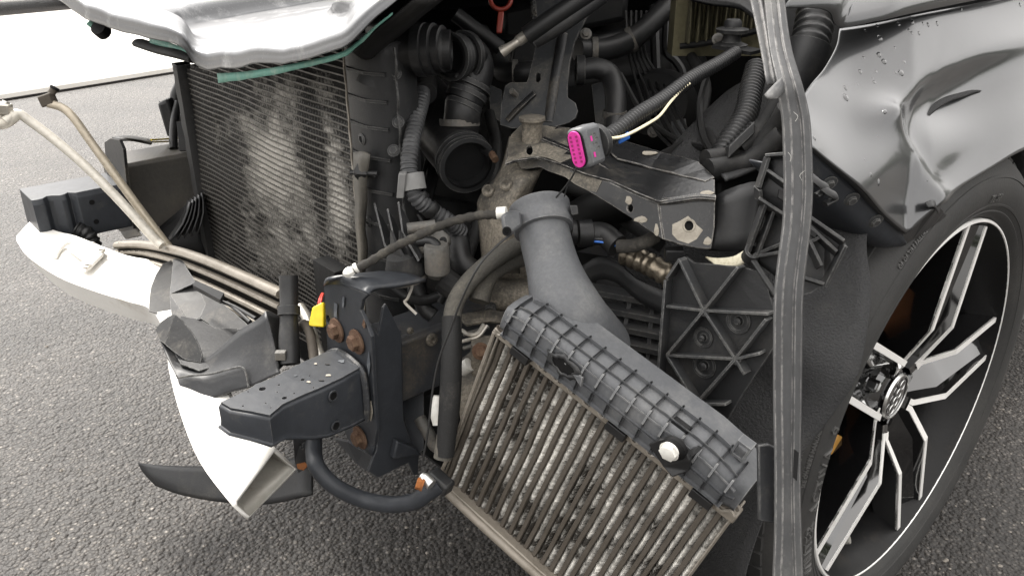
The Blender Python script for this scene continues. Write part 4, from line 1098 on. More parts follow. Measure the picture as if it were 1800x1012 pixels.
# core block behind the face
prism('core', [IC(0, 0, -.006), IC(1, 0, -.006), IC(1, 1, -.006), IC(0, 1, -.006)], -iN * .05, MATS['bay'], cooler_t)
NT = 23
rc = random.Random(11)
def icd(s, t): return .0035 * noise.noise(Vector((s * 4, t * 3, 2))) + .002 * noise.noise(Vector((s * 9, t * 8, 7)))
for k in range(NT):
    s0 = (k + .30) / NT; w = .46 / NT
    V = []
    for j in range(13):
        t = j / 12
        wob = .0007 * noise.noise(Vector((s0 * 10, t * 4, 3)))
        d = icd(s0, t)
        V += [IC(s0 - w / 2, t, -.010 + d), IC(s0 - w / 2, t, -.0012 + d) + eu * wob, IC(s0 - w * .36, t, .0004 + d) + eu * wob, IC(s0 + w * .36, t, .0004 + d) + eu * wob, IC(s0 + w / 2, t, -.0012 + d) + eu * wob, IC(s0 + w / 2, t, -.010 + d)]
    ob('cooler_tube', V, [(j * 6 + q, j * 6 + q + 1, j * 6 + 7 + q, j * 6 + 6 + q) for j in range(12) for q in range(5)], 'alu_tan', cooler_t, smooth=50)
    V = []; M_ = 140
    sa, sb = s0 + w / 2, s0 + 1 / NT - w / 2
    for j in range(M_ + 1):
        t = .01 + .98 * j / M_
        z_ = .0013 if j % 2 else -.0013
        sk = rc.uniform(-.0012, .0012)
        V += [IC(sa, t, -.0045 + z_ + icd(sa, t)), IC((sa + sb) / 2, t, -.0008 + z_ + rc.uniform(-.0013, .0013)) + ev * sk, IC(sb, t, -.0045 + z_ + icd(sb, t))]
    fs_ = ob('fin_strip', V, [(j * 3 + q, j * 3 + q + 1, j * 3 + 4 + q, j * 3 + 3 + q) for j in range(M_) for q in range(2)], 'cooler_fin', cooler_t, smooth=0, fix=False)
    kb = rc.uniform(-.12, .12)
    bb_ = []
    for v in V:
        x, y = project(v)
        w_ = .55 * gauss(x, y, 985, 790, 60, 110, 25) + .5 * gauss(x, y, 840, 730, 25, 110, 22) + .6 * gauss(x, y, 1110, 950, 70, 80, 30) + .3 * gauss(x, y, 1180, 860, 30, 60, 30)
        bb_.append(w_ * .55 + kb * .6 + .52 * noise.noise(v * 20) + .34 * noise.noise(v * 80) - .20)
    set_bare(fs_, bb_)
# side plates and header bars
def ibar(name, p, q, w, h, m, bev=.0015):
    return bar(name, p, q, w, h, m, cooler_t, up=iN, bevel=bev)
tube('side_wire', [IC(-.012, -.02, .008), IC(-.016, .3, .004), IC(-.012, .7, .004), IC(-.014, 1.0, .006)], .0022, MATS['core_frame'], cooler_t, seg=6)
ibar('side_plate', IC(-.006, 0, -.014), IC(-.006, 1, -.014), .0025, .03, MATS['core_frame'])
ibar('side_plate', IC(1.006, 0, -.014), IC(1.006, 1, -.014), .0025, .03, MATS['core_frame'])
ibar('header_bar', IC(-.02, -.022, .0), IC(1.02, -.022, .0), .009, .016, MATS['core_frame'])
ibar('header_bar', IC(-.025, 1.02, .0), IC(1.02, 1.02, .0), .012, .018, MATS['core_frame'])
tube('header_roll', [IC(-.03, 1.015, .010), IC(.3, 1.022, .010), IC(.7, 1.018, .010), IC(1.02, 1.02, .010)], .0052, MATS['core_frame'], cooler_t, seg=10)
wv = []
for i in range(261):
    s = -.01 + 1.02 * i / 260
    q = math.sin(i * .36) ; on = 1
    wv.append(IC(s, -.045, .010) + ev * (.0034 * q * on) + iN * (.001 * math.cos(i * .36)))
tube('crimped_rim', wv, .0013, MATS['core_frame'], cooler_t, seg=5, straight=True)
wv = [p - ev * .004 - iN * .003 for p in wv]
tube('crimped_rim', wv, .0015, MATS['alu_tan'], cooler_t, seg=5, straight=True)
# lower tank peeking out behind the bottom header
lt = []
for s in [i / 10 for i in range(11)]:
    lt.append([IC(s, 1.03, .002), IC(s, 1.10, -.004), IC(s, 1.16, -.02), IC(s, 1.17, -.04), IC(s, 1.03, -.055)])
lowtank = sheet('lower_tank', lt, MATS['plastic'], cooler_t, n=2, thick=.003)
for i in range(12):
    s = .03 + i * .083
    box('lower_tank_rib', IC(s, 1.08, -.010), eu * .0012, ev * .014, iN * .006, MATS['plastic'], lowtank)
# upper end tank: bulged body with cast ribs
def tprof(f, grow=0.):          # f 0..1 from header to the far side, cross-section of the tank
    tt = [(-.05, .004), (-.060, .014), (-.10, .0175), (-.15, .018), (-.20, .0175), (-.235, .013), (-.25, -.006), (-.25, -.036)]
    x = f * (len(tt) - 1); i = min(len(tt) - 2, int(x)); k = x - i
    t = tt[i][0] + (tt[i + 1][0] - tt[i][0]) * k; h = tt[i][1] + (tt[i + 1][1] - tt[i][1]) * k
    return t - (.06 * grow / .004 * .3 if f > .6 else 0), h + grow
def tank_width(s):              # the tank swells at the neck and tapers at the tip
    return 1.0 - .30 * max(0, (s - .80) / .20) ** 2 - (.28 * max(0, (.10 - s) / .10) ** 1.5 if s < .10 else 0)
def TK(s, f, g=0.):
    t, h = tprof(f, g); w = tank_width(s)
    hh = h * (1 if 0.02 < s < .98 else .6)
    return IC(s, -.05 + (t + .05) * w, hh * (.75 + .25 * w))
S = [0, .02, .06, .12, .2, .3, .4, .5, .6, .7, .8, .88, .94, .98, 1.0]
FQ = [0, .12, .25, .4, .55, .7, .82, .92, 1]
V = [TK(s, f) for s in S for f in FQ]
nf_ = len(FQ)
Fc = [(i * nf_ + k, i * nf_ + k + 1, (i + 1) * nf_ + k + 1, (i + 1) * nf_ + k) for i in range(len(S) - 1) for k in range(nf_ - 1)]
Fc += [tuple(range(nf_)), tuple((len(S) - 1) * nf_ + k for k in range(nf_))]
etank = ob('end_tank', V, Fc, 'plastic_grey', cooler_t, smooth=60)
etank['label'] = 'grey ribbed plastic end tank with a torn hole'
def strip3(name, path, wdir, w, m, par, h=.004, lifts=None):
    V = []
    for q_, p in enumerate(path):
        lift = lifts[q_] if lifts else iN
        V += [p - wdir * (w / 2) - lift * .003, p - wdir * (w / 2) + lift * h, p + wdir * (w / 2) + lift * h, p + wdir * (w / 2) - lift * .003]
    return ob(name, V, [(i * 4 + k, i * 4 + k + 1, i * 4 + 5 + k, i * 4 + 4 + k) for i in range(len(path) - 1) for k in range(3)] + [(0, 1, 2, 3), tuple(len(V) - 4 + k for k in range(4))], m, par, smooth=35)
RF = (.06, .14, .22, .3, .4, .5, .6, .68, .76, .82, .88)
def tnorm(s, f):
    d_ = TK(s, min(1, f + .05)) - TK(s, max(0, f - .05)); n_ = d_.cross(eu).normalized()
    return n_ if n_.dot(iN) > -.2 or n_.dot(-ev) > 0 else -n_
for i in range(15):
    s = .045 + i * .0645
    strip3('cross_rib', [TK(s, f) for f in RF], eu, .0018, 'plastic_grey', cooler_t, h=.0036, lifts=[tnorm(s, f) for f in RF])
for f, s0, s1 in ((.22, .03, .96), (.42, .02, .98), (.60, .03, .97), (.74, .05, .95), (.86, .06, .93)):
    strip3('long_rib', [TK(s0 + (s1 - s0) * k / 24, f) for k in range(25)], ev if f < .7 else (ev - iN).normalized(), .0018, 'plastic_grey', cooler_t, h=.0030, lifts=[tnorm(.5, f)] * 25)
for i, f in ():
    strip3('long_rib', [TK(.02 + .95 * k / 24, f) for k in range(25)], ev, .003, 'plastic_grey', cooler_t, h=.002)
# torn hole: broken ragged rim round a dark pocket
hc = TK(.30, .46) - iN * .006
rim, rim2 = [], []
for k in range(22):
    a = 2 * math.pi * k / 22
    rr = 1 + rc.uniform(-.22, .22)
    rim.append(hc + eu * (.018 * math.cos(a) * rr) + ev * (.010 * math.sin(a) * rr) + iN * (.008 + rc.uniform(-.001, .002)))
    rim2.append(hc + eu * (.013 * math.cos(a) * rr * .9) + ev * (.0075 * math.sin(a) * rr * .9) + iN * .009)
plate('torn_opening', rim2, MATS['black'], cooler_t, thick=.0006)
nr = len(rim)
ob('torn_rim', rim + [p + iN * .001 for p in rim2], [(k, (k + 1) % nr, nr + (k + 1) % nr, nr + k) for k in range(nr)], 'plastic', cooler_t, thick=.0015)
plate('torn_shard', [hc + eu * .012 + iN * .009, hc + eu * .022 - ev * .006 + iN * .012, hc + eu * .024 + ev * .004 + iN * .011], MATS['plastic_grey'], cooler_t, thick=.002)
# steel clips over the header
for s in (.125, .555, .90):
    c = IC(s, -.03, .012)
    box('header_clip', c, eu * .0105, ev * .0045, iN * .004, MATS['plastic_dark'], cooler_t, bevel=.0008)
# square mounting eyes
def eye(c, a, b, n_, w, h, name='mounting_eye', m='plastic_grey'):
    o = [c + a * x + b * y for x, y in ((-w, -h), (w, -h), (w, h), (-w, h))]
    i_ = [c + a * x * .68 + b * y * .68 for x, y in ((-w, -h), (w, -h), (w, h), (-w, h))]
    return plate(name, o, MATS[m], cooler_t, thick=.012, holes=[i_])
eye(D(1306, 787, .685), eu, ev, iN, .0065, .008)
eye(D(1193, 757, .70), eu, ev, iN, .0085, .009, m='plastic_dark')
# broken black bracket with a pale flange bolt
bk = plate('broken_bracket', [D(x, y, d) for x, y, d in ((1143, 778, .695), (1160, 770, .685), (1180, 768, .68), (1200, 772, .68), (1206, 790, .675), (1215, 806, .675), (1213, 824, .68), (1183, 838, .685), (1168, 818, .69))], MATS['plastic_dark'], cooler_t, thick=.006, bevel=.001, jag=.0006)
plate('broken_bracket', [D(1206, 795, .685), D(1228, 782, .68), D(1234, 786, .68), D(1214, 806, .68)], MATS['plastic_dark'], cooler_t, thick=.004)
hexbolt('flange_bolt', D(1179, 790, .672), iN + ev * .2, .0078, MATS['white_plastic'], cooler_t, washer=1.0, h=.55)
lathe('bolt_collar', [(.011, -.004), (.011, .0), (.008, .003)], D(1184, 789, .676), iN + ev * .2, MATS['black'], cooler_t, seg=20)
# neck and collar of the charge pipe
neck = [D(1022, 615, .83), D(1003, 565, .80), D(984, 510, .80), D(972, 470, .81), D(960, 425, .82), D(952, 385, .83)]
nk = tube('pipe_neck', neck, .0262, MATS['plastic_grey'], cooler_t, seg=32, rs=[1.9, 1.5, 1.18, 1.02, .98, .98])
ax = (neck[-1] - neck[-2]).normalized()
lathe('pipe_collar', [(.0265, -.014), (.0300, -.013), (.0308, -.008), (.0300, -.004), (.0302, .008), (.0312, .010), (.0312, .014), (.0285, .0155), (.0265, .0155), (.0262, .002), (0, .0)], neck[-1] , ax, MATS['plastic_grey'], cooler_t, seg=40)
prism('collar_ear', [D(880, 380, .80), D(896, 372, .80), D(915, 372, .81), D(918, 398, .81), D(898, 412, .80), D(884, 408, .80)], -FW * .012, MATS['plastic_grey'], cooler_t, bevel=.003)
lathe('ear_bush', [(.0045, 0), (.0045, .002), (.0025, .002), (.0022, -.002), (0, -.002)], D(891, 406, .786), -FW - ZV * .3, MATS['black'], cooler_t, seg=14)
prism('collar_tab', [D(1000, 362, .82), D(1014, 362, .82), D(1016, 378, .82), D(1004, 380, .82)], -FW * .008, MATS['plastic'], cooler_t, bevel=.001)
# bottom-left mount: rusty bolt through a rubber block
mb_ = box('mount_block', D(774, 846, .875), eu * .014 , ev * .008, iN * .008, MATS['plastic'], cooler_t, bevel=.003)
lathe('mount_sleeve', [(.0062, -.006), (.0062, .006), (.0045, .007), (.0045, .009)], D(752, 845, .855), -eu, MATS['galv'], cooler_t, seg=20)
hexbolt('mount_bolt', D(744, 852, .852), -eu + iN * .6, .0062, MATS['rust_orange'], cooler_t, washer=1.1, h=.9)
# ================================================================ engine bay
# enclosing sheet metal
def quad(name, pts, m, par=car, thick=.004): return ob(name, pts, [(0, 1, 2, 3)], m, par, smooth=0, thick=thick)
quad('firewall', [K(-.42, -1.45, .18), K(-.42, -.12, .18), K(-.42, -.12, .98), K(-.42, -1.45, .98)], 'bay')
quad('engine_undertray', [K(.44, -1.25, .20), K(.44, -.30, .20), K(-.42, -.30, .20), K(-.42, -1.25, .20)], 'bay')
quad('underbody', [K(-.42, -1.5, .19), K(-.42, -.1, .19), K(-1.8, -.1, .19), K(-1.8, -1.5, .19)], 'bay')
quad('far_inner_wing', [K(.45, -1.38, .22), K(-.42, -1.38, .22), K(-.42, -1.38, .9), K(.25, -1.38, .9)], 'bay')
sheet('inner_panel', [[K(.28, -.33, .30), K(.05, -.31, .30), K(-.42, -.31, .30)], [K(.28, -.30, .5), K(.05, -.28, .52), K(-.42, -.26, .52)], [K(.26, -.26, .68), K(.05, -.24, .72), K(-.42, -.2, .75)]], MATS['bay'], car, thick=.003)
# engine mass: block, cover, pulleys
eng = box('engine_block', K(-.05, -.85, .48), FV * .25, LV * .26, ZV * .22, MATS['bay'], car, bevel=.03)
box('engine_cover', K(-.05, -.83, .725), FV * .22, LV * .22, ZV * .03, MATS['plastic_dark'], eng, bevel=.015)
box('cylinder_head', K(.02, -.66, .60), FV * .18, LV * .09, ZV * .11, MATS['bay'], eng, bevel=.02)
for a, b, z, r in ((.22, -.75, .42, .07), (.22, -.92, .50, .055), (.22, -.62, .35, .05)):
    lathe('belt_pulley', [(0, .03), (r * .3, .03), (r * .35, .02), (r * .85, .015), (r * .9, .03), (r, .03), (r, 0), (0, 0)], K(a, b, z), FV, MATS['cast'], eng, seg=32)
box('cover_block', D(990, 20, 1.35), Vector((.10, 0, .02)), Vector((0, .05, 0)), Vector((0, 0, .03)), MATS['plastic_dark'], car, bevel=.01)
# ribbed cover at the top
for i in range(4): bar('cover_rib', D(935, 6 + i * 9, 1.18), D(1010, -30 + i * 9, 1.24), .004, .006, MATS['plastic'], car)
# dipstick with pull ring
dip = lathe('dipstick_handle', [(.0148, 0)], D(880, 8, 1.02), -FW, MATS['red_handle'], car, seg=4) if False else None
V = []; Fc = []
cdp = D(880, -1, 1.0)
for i in range(28):
    a = 2 * math.pi * i / 28; dr = Vector((1, 0, 0)) * math.cos(a) + UP * math.sin(a)
    for j in range(8):
        b_ = 2 * math.pi * j / 8; V.append(cdp + dr * (.0125 + .0028 * math.cos(b_)) - FW * (.0028 * math.sin(b_)))
Fc = [(i * 8 + j, i * 8 + (j + 1) % 8, ((i + 1) % 28) * 8 + (j + 1) % 8, ((i + 1) % 28) * 8 + j) for i in range(28) for j in range(8)]
dip = ob('dipstick_handle', V, Fc, 'red_handle', car, smooth=180)
dip['label'] = 'red ring handle of the oil dipstick'
prism('dipstick_shaft', [D(875, 20, 1.0), D(886, 20, 1.0), D(882, 58, 1.0), D(872, 58, 1.0)], FW * .006, MATS['red_handle'], dip, bevel=.0015)
# ---- radiator elbow, coolant fitting
el = tube('radiator_hose', [D(672, 150, .93), D(682, 108, .92), D(705, 90, .915), D(735, 87, .91), D(752, 88, .905)], .0265, MATS['plastic_dark'], car, seg=24, rs=[1.15, 1.05, 1, .95, .92])
for x, r in ((742, .0285), (757, .0278), (772, .025)):
    lathe('hose_ring', [(r * .9, -.006), (r, -.005), (r, .005), (r * .9, .006)], D(x, 88 - (x - 742) * .05, .90), (D(772, 87, .90) - D(742, 88, .905)), MATS['plastic_dark'], el, seg=28)
lathe('hose_spigot', [(.0215, -.02), (.0215, .014), (.0185, .015), (.018, .0)], D(770, 88, .90), D(800, 88, .90) - D(742, 88, .90), MATS['plastic_dark'], el, seg=28)
lathe('hose_spigot_ring', [(.0222, -.0025), (.0225, 0), (.0222, .0025)], D(775, 88, .90), D(800, 88, .90) - D(742, 88, .90), MATS['plastic'], el, seg=28, close=False)
sheet('tank_ledge', [[D(640, 72, .90), D(690, 62, .90), D(755, 58, .92)], [D(640, 76, .95), D(690, 40, .96), D(755, 50, .97)]], MATS['plastic'], car, thick=.004)
tube('filler_neck', [D(700, 45, .98), D(716, 38, .98)], .012, MATS['plastic'], car)
fit = tube('coolant_fitting', [D(792, 100, .95), D(812, 98, .965), D(828, 102, .985), D(834, 122, .99), (D(826, 150, .985)), D(815, 178, .985)], .0235, MATS['plastic_dark'], car, seg=22, hollow=.82)
ax = D(812, 98, .965) - D(792, 100, .95)
for k, r in ((0, .0275), (.35, .0262), (1.1, .0285)):
    lathe('fitting_ring', [(r * .86, -.004), (r, -.003), (r, .003), (r * .86, .004)], D(795, 100, .952) + ax * k, ax, MATS['plastic'], fit, seg=26, close=False)
for y, r in ((150, .027), (165, .0245), (185, .0225)):
    lathe('fitting_ring', [(r * .9, -.004), (r, -.003), (r, .003), (r * .9, .004)], D(826 - (y - 150) * .3, y, .985), D(815, 178, .985) - D(826, 150, .985), MATS['plastic'], fit, seg=26, close=False)
tube('wire_clip', [D(788, 60, .94), D(812, 64, .95), D(824, 82, .95), D(822, 110, .955), D(800, 136, .95)], .0016, MATS['hose'], fit, seg=6)
tube('coolant_hose', [D(815, 178, .985), D(812, 210, .99), D(806, 260, 1.02)], .022, MATS['hose'], car, seg=18)
# ---- corrugated conduit down the tank
cz = tube('corrugated_hose', DD((742, 150, .97), (741, 175, .95), (731, 215, .93), (722, 260, .915), (719, 295, .91), (728, 340, .91), (752, 365, .92), (785, 387, .93), (812, 410, .95)), .0098, MATS['conduit_grey'], car, seg=16, corr=(.0052, .0012))
cz['label'] = 'grey corrugated hose with a grey clamp'
lathe('hose_clamp', [(.0105, -.009), (.0135, -.009), (.0135, .009), (.0105, .009)], D(726, 320, .908), D(722, 300, .908) - D(730, 345, .91), MATS['clamp_grey'], cz, seg=20, close=False)
box('clamp_lock', D(706, 325, .90), Vector((.004, 0, 0)), Vector((0, .005, 0)), Vector((.002, 0, .014)), MATS['clamp_grey'], cz, bevel=.001)
for x, y in ((738, 348), (757, 368)):
    lathe('hose_band', [(.0098, -.005), (.0104, -.004), (.0104, .004), (.0098, .005)], D(x, y, .917), D(752, 365, .92) - D(728, 340, .91), MATS['plastic_dark'], cz, seg=18, close=False)
tube('corrugated_hose', DD((740, 115, 1.0), (745, 140, .98), (744, 165, .96)), .016, MATS['hose'], car, seg=14)
# ---- intake pipe with open mouth
ip = tube('intake_pipe', [D(742, 178, 1.14), D(762, 205, 1.09), D(790, 250, 1.02), D(812, 278, .975), D(822, 290, .96)], .032, MATS['plastic_dark'], car, seg=32, rs=[1.25, 1.2, 1.08, 1.0, 1.0], hollow=.86)
ip['label'] = 'black intake pipe with its round mouth open'
ax = (D(823, 292, .955) - D(800, 262, .995)).normalized()
for k, r in ((0, .0345), (-.009, .0340), (-.017, .0350)):
    lathe('mouth_ring', [(.029, -.003), (r, -.0025), (r, .0025), (.029, .003)], D(822, 290, .96) + ax * k, ax, MATS['plastic'], ip, seg=36, close=False)
lathe('mouth_inside', [(.0285, .001), (.0275, -.05), (0, -.055)], D(822, 290, .96), ax, MATS['black'], ip, seg=32, close=False)
tube('pipe_lug', [D(852, 262, .97), D(866, 272, .955)], .006, MATS['plastic_dark'], ip, seg=10)
tube('pipe_screw', [D(864, 270, .955), D(871, 281, .945)], .0042, MATS['rust'], ip, seg=8)
plate('pipe_bracket', [D(760, 178, 1.1), D(800, 190, 1.06), D(845, 240, 1.0), D(862, 262, .99), D(835, 255, 1.0), D(800, 225, 1.04)], MATS['plastic_dark'], ip, thick=.004)
sheet('lower_pipe', [[D(720, 335, 1.02), D(790, 350, 1.05), D(850, 360, 1.05)], [D(760, 390, 1.0), D(800, 385, 1.03), D(845, 375, 1.03)], [D(790, 430, 1.0), D(820, 410, 1.03), D(850, 395, 1.03)]], MATS['bay'], car, thick=.004)
# ---- deep hoses
tube('coolant_hose', DD((845, 60, 1.2), (868, 95, 1.16), (885, 125, 1.14), (915, 128, 1.12), (950, 125, 1.12)), .015, MATS['hose'], car, seg=14)
tube('coolant_hose', DD((1015, 88, 1.12), (1060, 88, 1.14), (1110, 70, 1.16), (1155, 30, 1.18), (1200, -20, 1.2)), .0155, MATS['hose'], car, seg=16)
tube('coolant_hose', DD((1015, 125, 1.06), (1045, 120, 1.06), (1072, 132, 1.06), (1082, 170, 1.05), (1080, 230, 1.04)), .0135, MATS['hose'], car, seg=16)
lathe('hose_joint', [(.016, -.006), (.019, -.005), (.019, .005), (.016, .006)], D(1020, 124, 1.06), Vector((1, 0, 0)), MATS['plastic'], car, seg=20, close=False)
tube('fuel_line', DD((1150, 10, 1.3), (1152, 80, 1.3), (1155, 150, 1.3)), .008, MATS['hose'], car, seg=8)
tube('fuel_line', DD((1172, 40, 1.3), (1172, 90, 1.3), (1188, 108, 1.3), (1200, 130, 1.3), (1200, 170, 1.3)), .007, MATS['hose'], car, seg=8)
bst = lathe('brake_booster', [(0, .035), (.015, .035), (.02, .02), (.045, .018), (.055, .006), (.058, 0), (.058, -.05), (0, -.05)], D(1155, 190, 1.18), -FW + Vector((-.35, 0, .1)), MATS['bay'], car, seg=40)
# strut top with rubber mount
st = lathe('strut_mount', [(.016, 0), (.02, .004), (.012, .007), (.0095, .016), (.019, .018), (.0195, .022), (.011, .024), (.0105, .03), (.008, .033), (0, .034)], D(1284, 84, 1.0), ZV, MATS['plastic'], car, seg=24)
bar('strut_bracket', D(1262, 80, 1.0), D(1330, 92, .97), .03, .004, MATS['plastic_dark'], car)
# pleated air filter high up at the back
flt = box('air_filter_frame', D(1262, 28, 1.12), Vector((.062, 0, 0)), Vector((0, .02, 0)), Vector((0, 0, .05)), MATS['filter'], car)
for i in range(9):
    x = 1203 + i * 15.5
    prism('filter_pleat', [D(x, 78 - i * 2.2, 1.10), D(x + 7, 77 - i * 2.2, 1.055), D(x + 13, 76 - i * 2.2, 1.10)], ZV * .11, MATS['filter'], flt, smooth=0)
tube('filter_seal', DD((1195, 82, 1.08), (1240, 76, 1.07), (1300, 62, 1.06), (1340, 52, 1.05)), .004, MATS['bay'], flt, seg=8)
sheet('filter_lid', [[D(1195, -30, 1.05), D(1250, -20, 1.04), D(1300, -10, 1.02), D(1340, 20, .98)], [D(1215, 0, 1.03), D(1250, 8, 1.02), D(1300, 15, 1.0), D(1335, 42, .97)]], MATS['plastic_dark'], car, thick=.004)
# ---- lock carrier bracket, upright
cb = [(940, -10), (965, -15), (1060, -20), (1049, 5), (1030, 34), (1010, 75), (1002, 110), (998, 150), (998, 172), (1012, 182), (1016, 196), (1012, 208), (1001, 216), (975, 224), (900, 226), (880, 220), (882, 185), (889, 152), (898, 146), (926, 146), (929, 140), (948, 60)]
hole = [(942, 132), (946, 128), (951, 130), (951, 142), (947, 147), (942, 144)]
pb0 = D(950, 120, .98); pbn = (-FW + Vector((-.35, 0, .15))).normalized()
carr = plate('upright_bracket', [PL(x, y, pb0, pbn) for x, y in cb], MATS['bracket_steel'], car, thick=.003, holes=[[PL(x, y, pb0, pbn) for x, y in hole]])
carr['label'] = 'dusty upright steel bracket in the middle of the bay'
def on_b(x, y, h=0): return PL(x, y, pb0, pbn) + pbn * h
tube('pressed_rib', [on_b(893, 212, .001), on_b(915, 190, .003), on_b(940, 165, .001)], .006, MATS['ecoat_dirty'], carr, seg=10, flat=.6)
tube('pressed_rib', [on_b(965, 215, .001), on_b(975, 150, .003), on_b(990, 60, .002)], .006, MATS['ecoat_dirty'], carr, seg=10, flat=.5)
tube('stud', [on_b(908, 168), on_b(905, 166, .012)], .0038, MATS['cast'], carr, seg=8)
sheet('bracket_side', [[on_b(948, 60), on_b(940, 100), on_b(929, 140)], [on_b(948, 60, -.02), on_b(940, 100, -.02), on_b(929, 140, -.02)]], MATS['ecoat_dirty'], carr, n=2, thick=.002)
# gas strut / stay lying across the bay
stay = tube('bonnet_stay', DD((1050, -20, .90), (975, 30, .91), (925, 64, .92)), .0105, MATS['plastic_dark'], car, seg=14)
tube('bonnet_stay_side', DD((1060, -8, .905), (985, 45, .915), (938, 72, .925)), .009, MATS['plastic'], car, seg=10)
tube('stay_tip', DD((928, 60, .92), (912, 72, .925), (905, 77, .925), (882, 92, .93)), .0062, MATS['alu'], stay, seg=12, rs=[1, 1, .75, 1.05])
tube('bonnet_stay_lower', DD((800, 25, 1.05), (840, 55, 1.06), (880, 85, 1.07)), .010, MATS['plastic_dark'], car, seg=10)

# ---- bent headlight carrier arm
def sh2(name, rows, m, par, n=4, thick=.003, **k): return sheet(name, [[D(*p) for p in r] for r in rows], m, par, n=n, thick=thick, **k)
def dpl(tri):
    a, b, c = [D(*p) for p in tri]; nr_ = (b - a).cross(c - a).normalized()
    if nr_.dot(C0 - a) < 0: nr_ = -nr_
    return a, nr_
def dplate(name, tri, pts, m, par, th=.003, h=0., bevel=.0008, jag=0., holes=()):
    """folded sheet: outline traced on a measured plane"""
    a, nr_ = dpl(tri)
    return plate(name, [PL(x, y, a, nr_) + nr_ * h for x, y in pts], MATS[m], par, thick=th, jag=jag, bevel=bevel, holes=[[PL(x, y, a, nr_) + nr_ * h for x, y in q_] for q_ in holes])
def ring2(x, y, rx, ry, n=12): return [(x + rx * math.cos(2 * math.pi * k / n), y + ry * math.sin(2 * math.pi * k / n)) for k in range(n)]
PT = [(905, 232, .93), (1256, 313, .815), (1075, 320, .825)]
PF = [(905, 290, .905), (1158, 356, .793), (1167, 421, .79)]
PE = [(1158, 356, .793), (1257, 350, .785), (1250, 438, .783)]
PR = [(1053, 252, .885), (1256, 313, .813), (1160, 300, .830)]
arm = dplate('carrier_arm', PT, [(900, 238), (915, 222), (960, 222), (1000, 226), (1053, 252), (1094, 262), (1164, 290), (1227, 310), (1256, 318), (1256, 348), (1158, 356), (1118, 340), (1075, 320), (1030, 308), (985, 290), (945, 278), (905, 284), (888, 290), (892, 262)], 'arm', car, holes=[ring2(931, 267, 6, 9), ring2(951, 256, 3, 4)])
arm['label'] = 'bent black and dusty headlight carrier arm'
dplate('arm_back_flange', PR, [(1053, 252), (1094, 247), (1130, 258), (1164, 269), (1200, 277), (1227, 285), (1256, 313), (1240, 320), (1160, 300), (1085, 280)], 'arm', arm, th=.002, jag=.0005)
dplate('arm_flange', PF, [(888, 290), (905, 284), (945, 278), (985, 290), (1030, 308), (1075, 320), (1118, 340), (1158, 356), (1167, 421), (1140, 404), (1118, 388), (1078, 362), (1035, 336), (995, 312), (950, 294), (905, 300), (885, 318)], 'arm', arm, holes=[ring2(1109, 366, 5, 7)])
dplate('arm_end', PE, [(1158, 356), (1190, 352), (1225, 347), (1257, 350), (1256, 400), (1250, 438), (1228, 437), (1195, 430), (1167, 421), (1162, 390)], 'arm', arm, holes=[ring2(1211, 397, 8, 9)])
tube('arm_crease', [D(1158, 356, .792), D(1190, 352, .787), D(1225, 347, .784), D(1257, 349, .783)], .0035, MATS['arm'], arm, seg=8)
tube('arm_crease', [D(905, 285, .906), D(945, 279, .89), D(985, 291, .872), D(1030, 309, .85), D(1075, 321, .828), D(1118, 341, .81), D(1157, 356, .794)], .0030, MATS['arm'], arm, seg=8)
tube('arm_bead', [D(955, 245, .905), D(1010, 268, .88), D(1060, 292, .853), D(1100, 318, .832), D(1150, 338, .81)], .005, MATS['arm'], arm, seg=8, flat=.6)
rk = random.Random(9)
def chip(tri, x, y, rx, ry, h=.0019, m='chip'):
    dplate('bare_patch', tri, [(x + rx * math.cos(2 * math.pi * k / 9) * rk.uniform(.7, 1.15), y + ry * math.sin(2 * math.pi * k / 9) * rk.uniform(.7, 1.15)) for k in range(9)], m, arm, th=.0004, h=h, bevel=None, jag=.0012, holes=[ring2(1211, 397, 8, 9)] if rx > 25 else ())
dplate('arm_root', PT, [(899, 240), (915, 224), (960, 224), (1000, 228), (1012, 246), (996, 262), (1006, 280), (985, 289), (945, 277), (906, 283), (890, 288), (894, 262)], 'dusty_arm', arm, th=.0006, h=.0018, bevel=None, jag=.0012, holes=[ring2(931, 267, 6, 9)])
dplate('arm_root', PF, [(888, 291), (905, 285), (945, 279), (985, 291), (1030, 309), (1060, 318), (1050, 338), (1035, 335), (995, 311), (950, 293), (905, 299), (886, 316)], 'dusty_arm', arm, th=.0006, h=.0018, bevel=None, jag=.001)
for tri, x, y, rx, ry in ((PF, 1107, 352, 7, 9), (PF, 1128, 386, 13, 6), (PE, 1206, 405, 27, 27), (PE, 1243, 425, 8, 8), (PT, 1243, 342, 13, 4), (PR, 1140, 272, 16, 4), (PF, 1156, 405, 5, 12)):
    chip(tri, x, y, rx, ry)
hb_, hn_ = dpl(PE)
lathe('hole_back', [(.008, 0), (0, .0004)], PL(1211, 397, hb_, hn_) - hn_ * .004, hn_, MATS['black'], arm, seg=14, close=False)
lathe('hole_rim', [(.0068, .0016), (.006, .0026), (.0052, .0016)], PL(1211, 397, hb_, hn_), hn_, MATS['chip'], arm, seg=16, close=False)
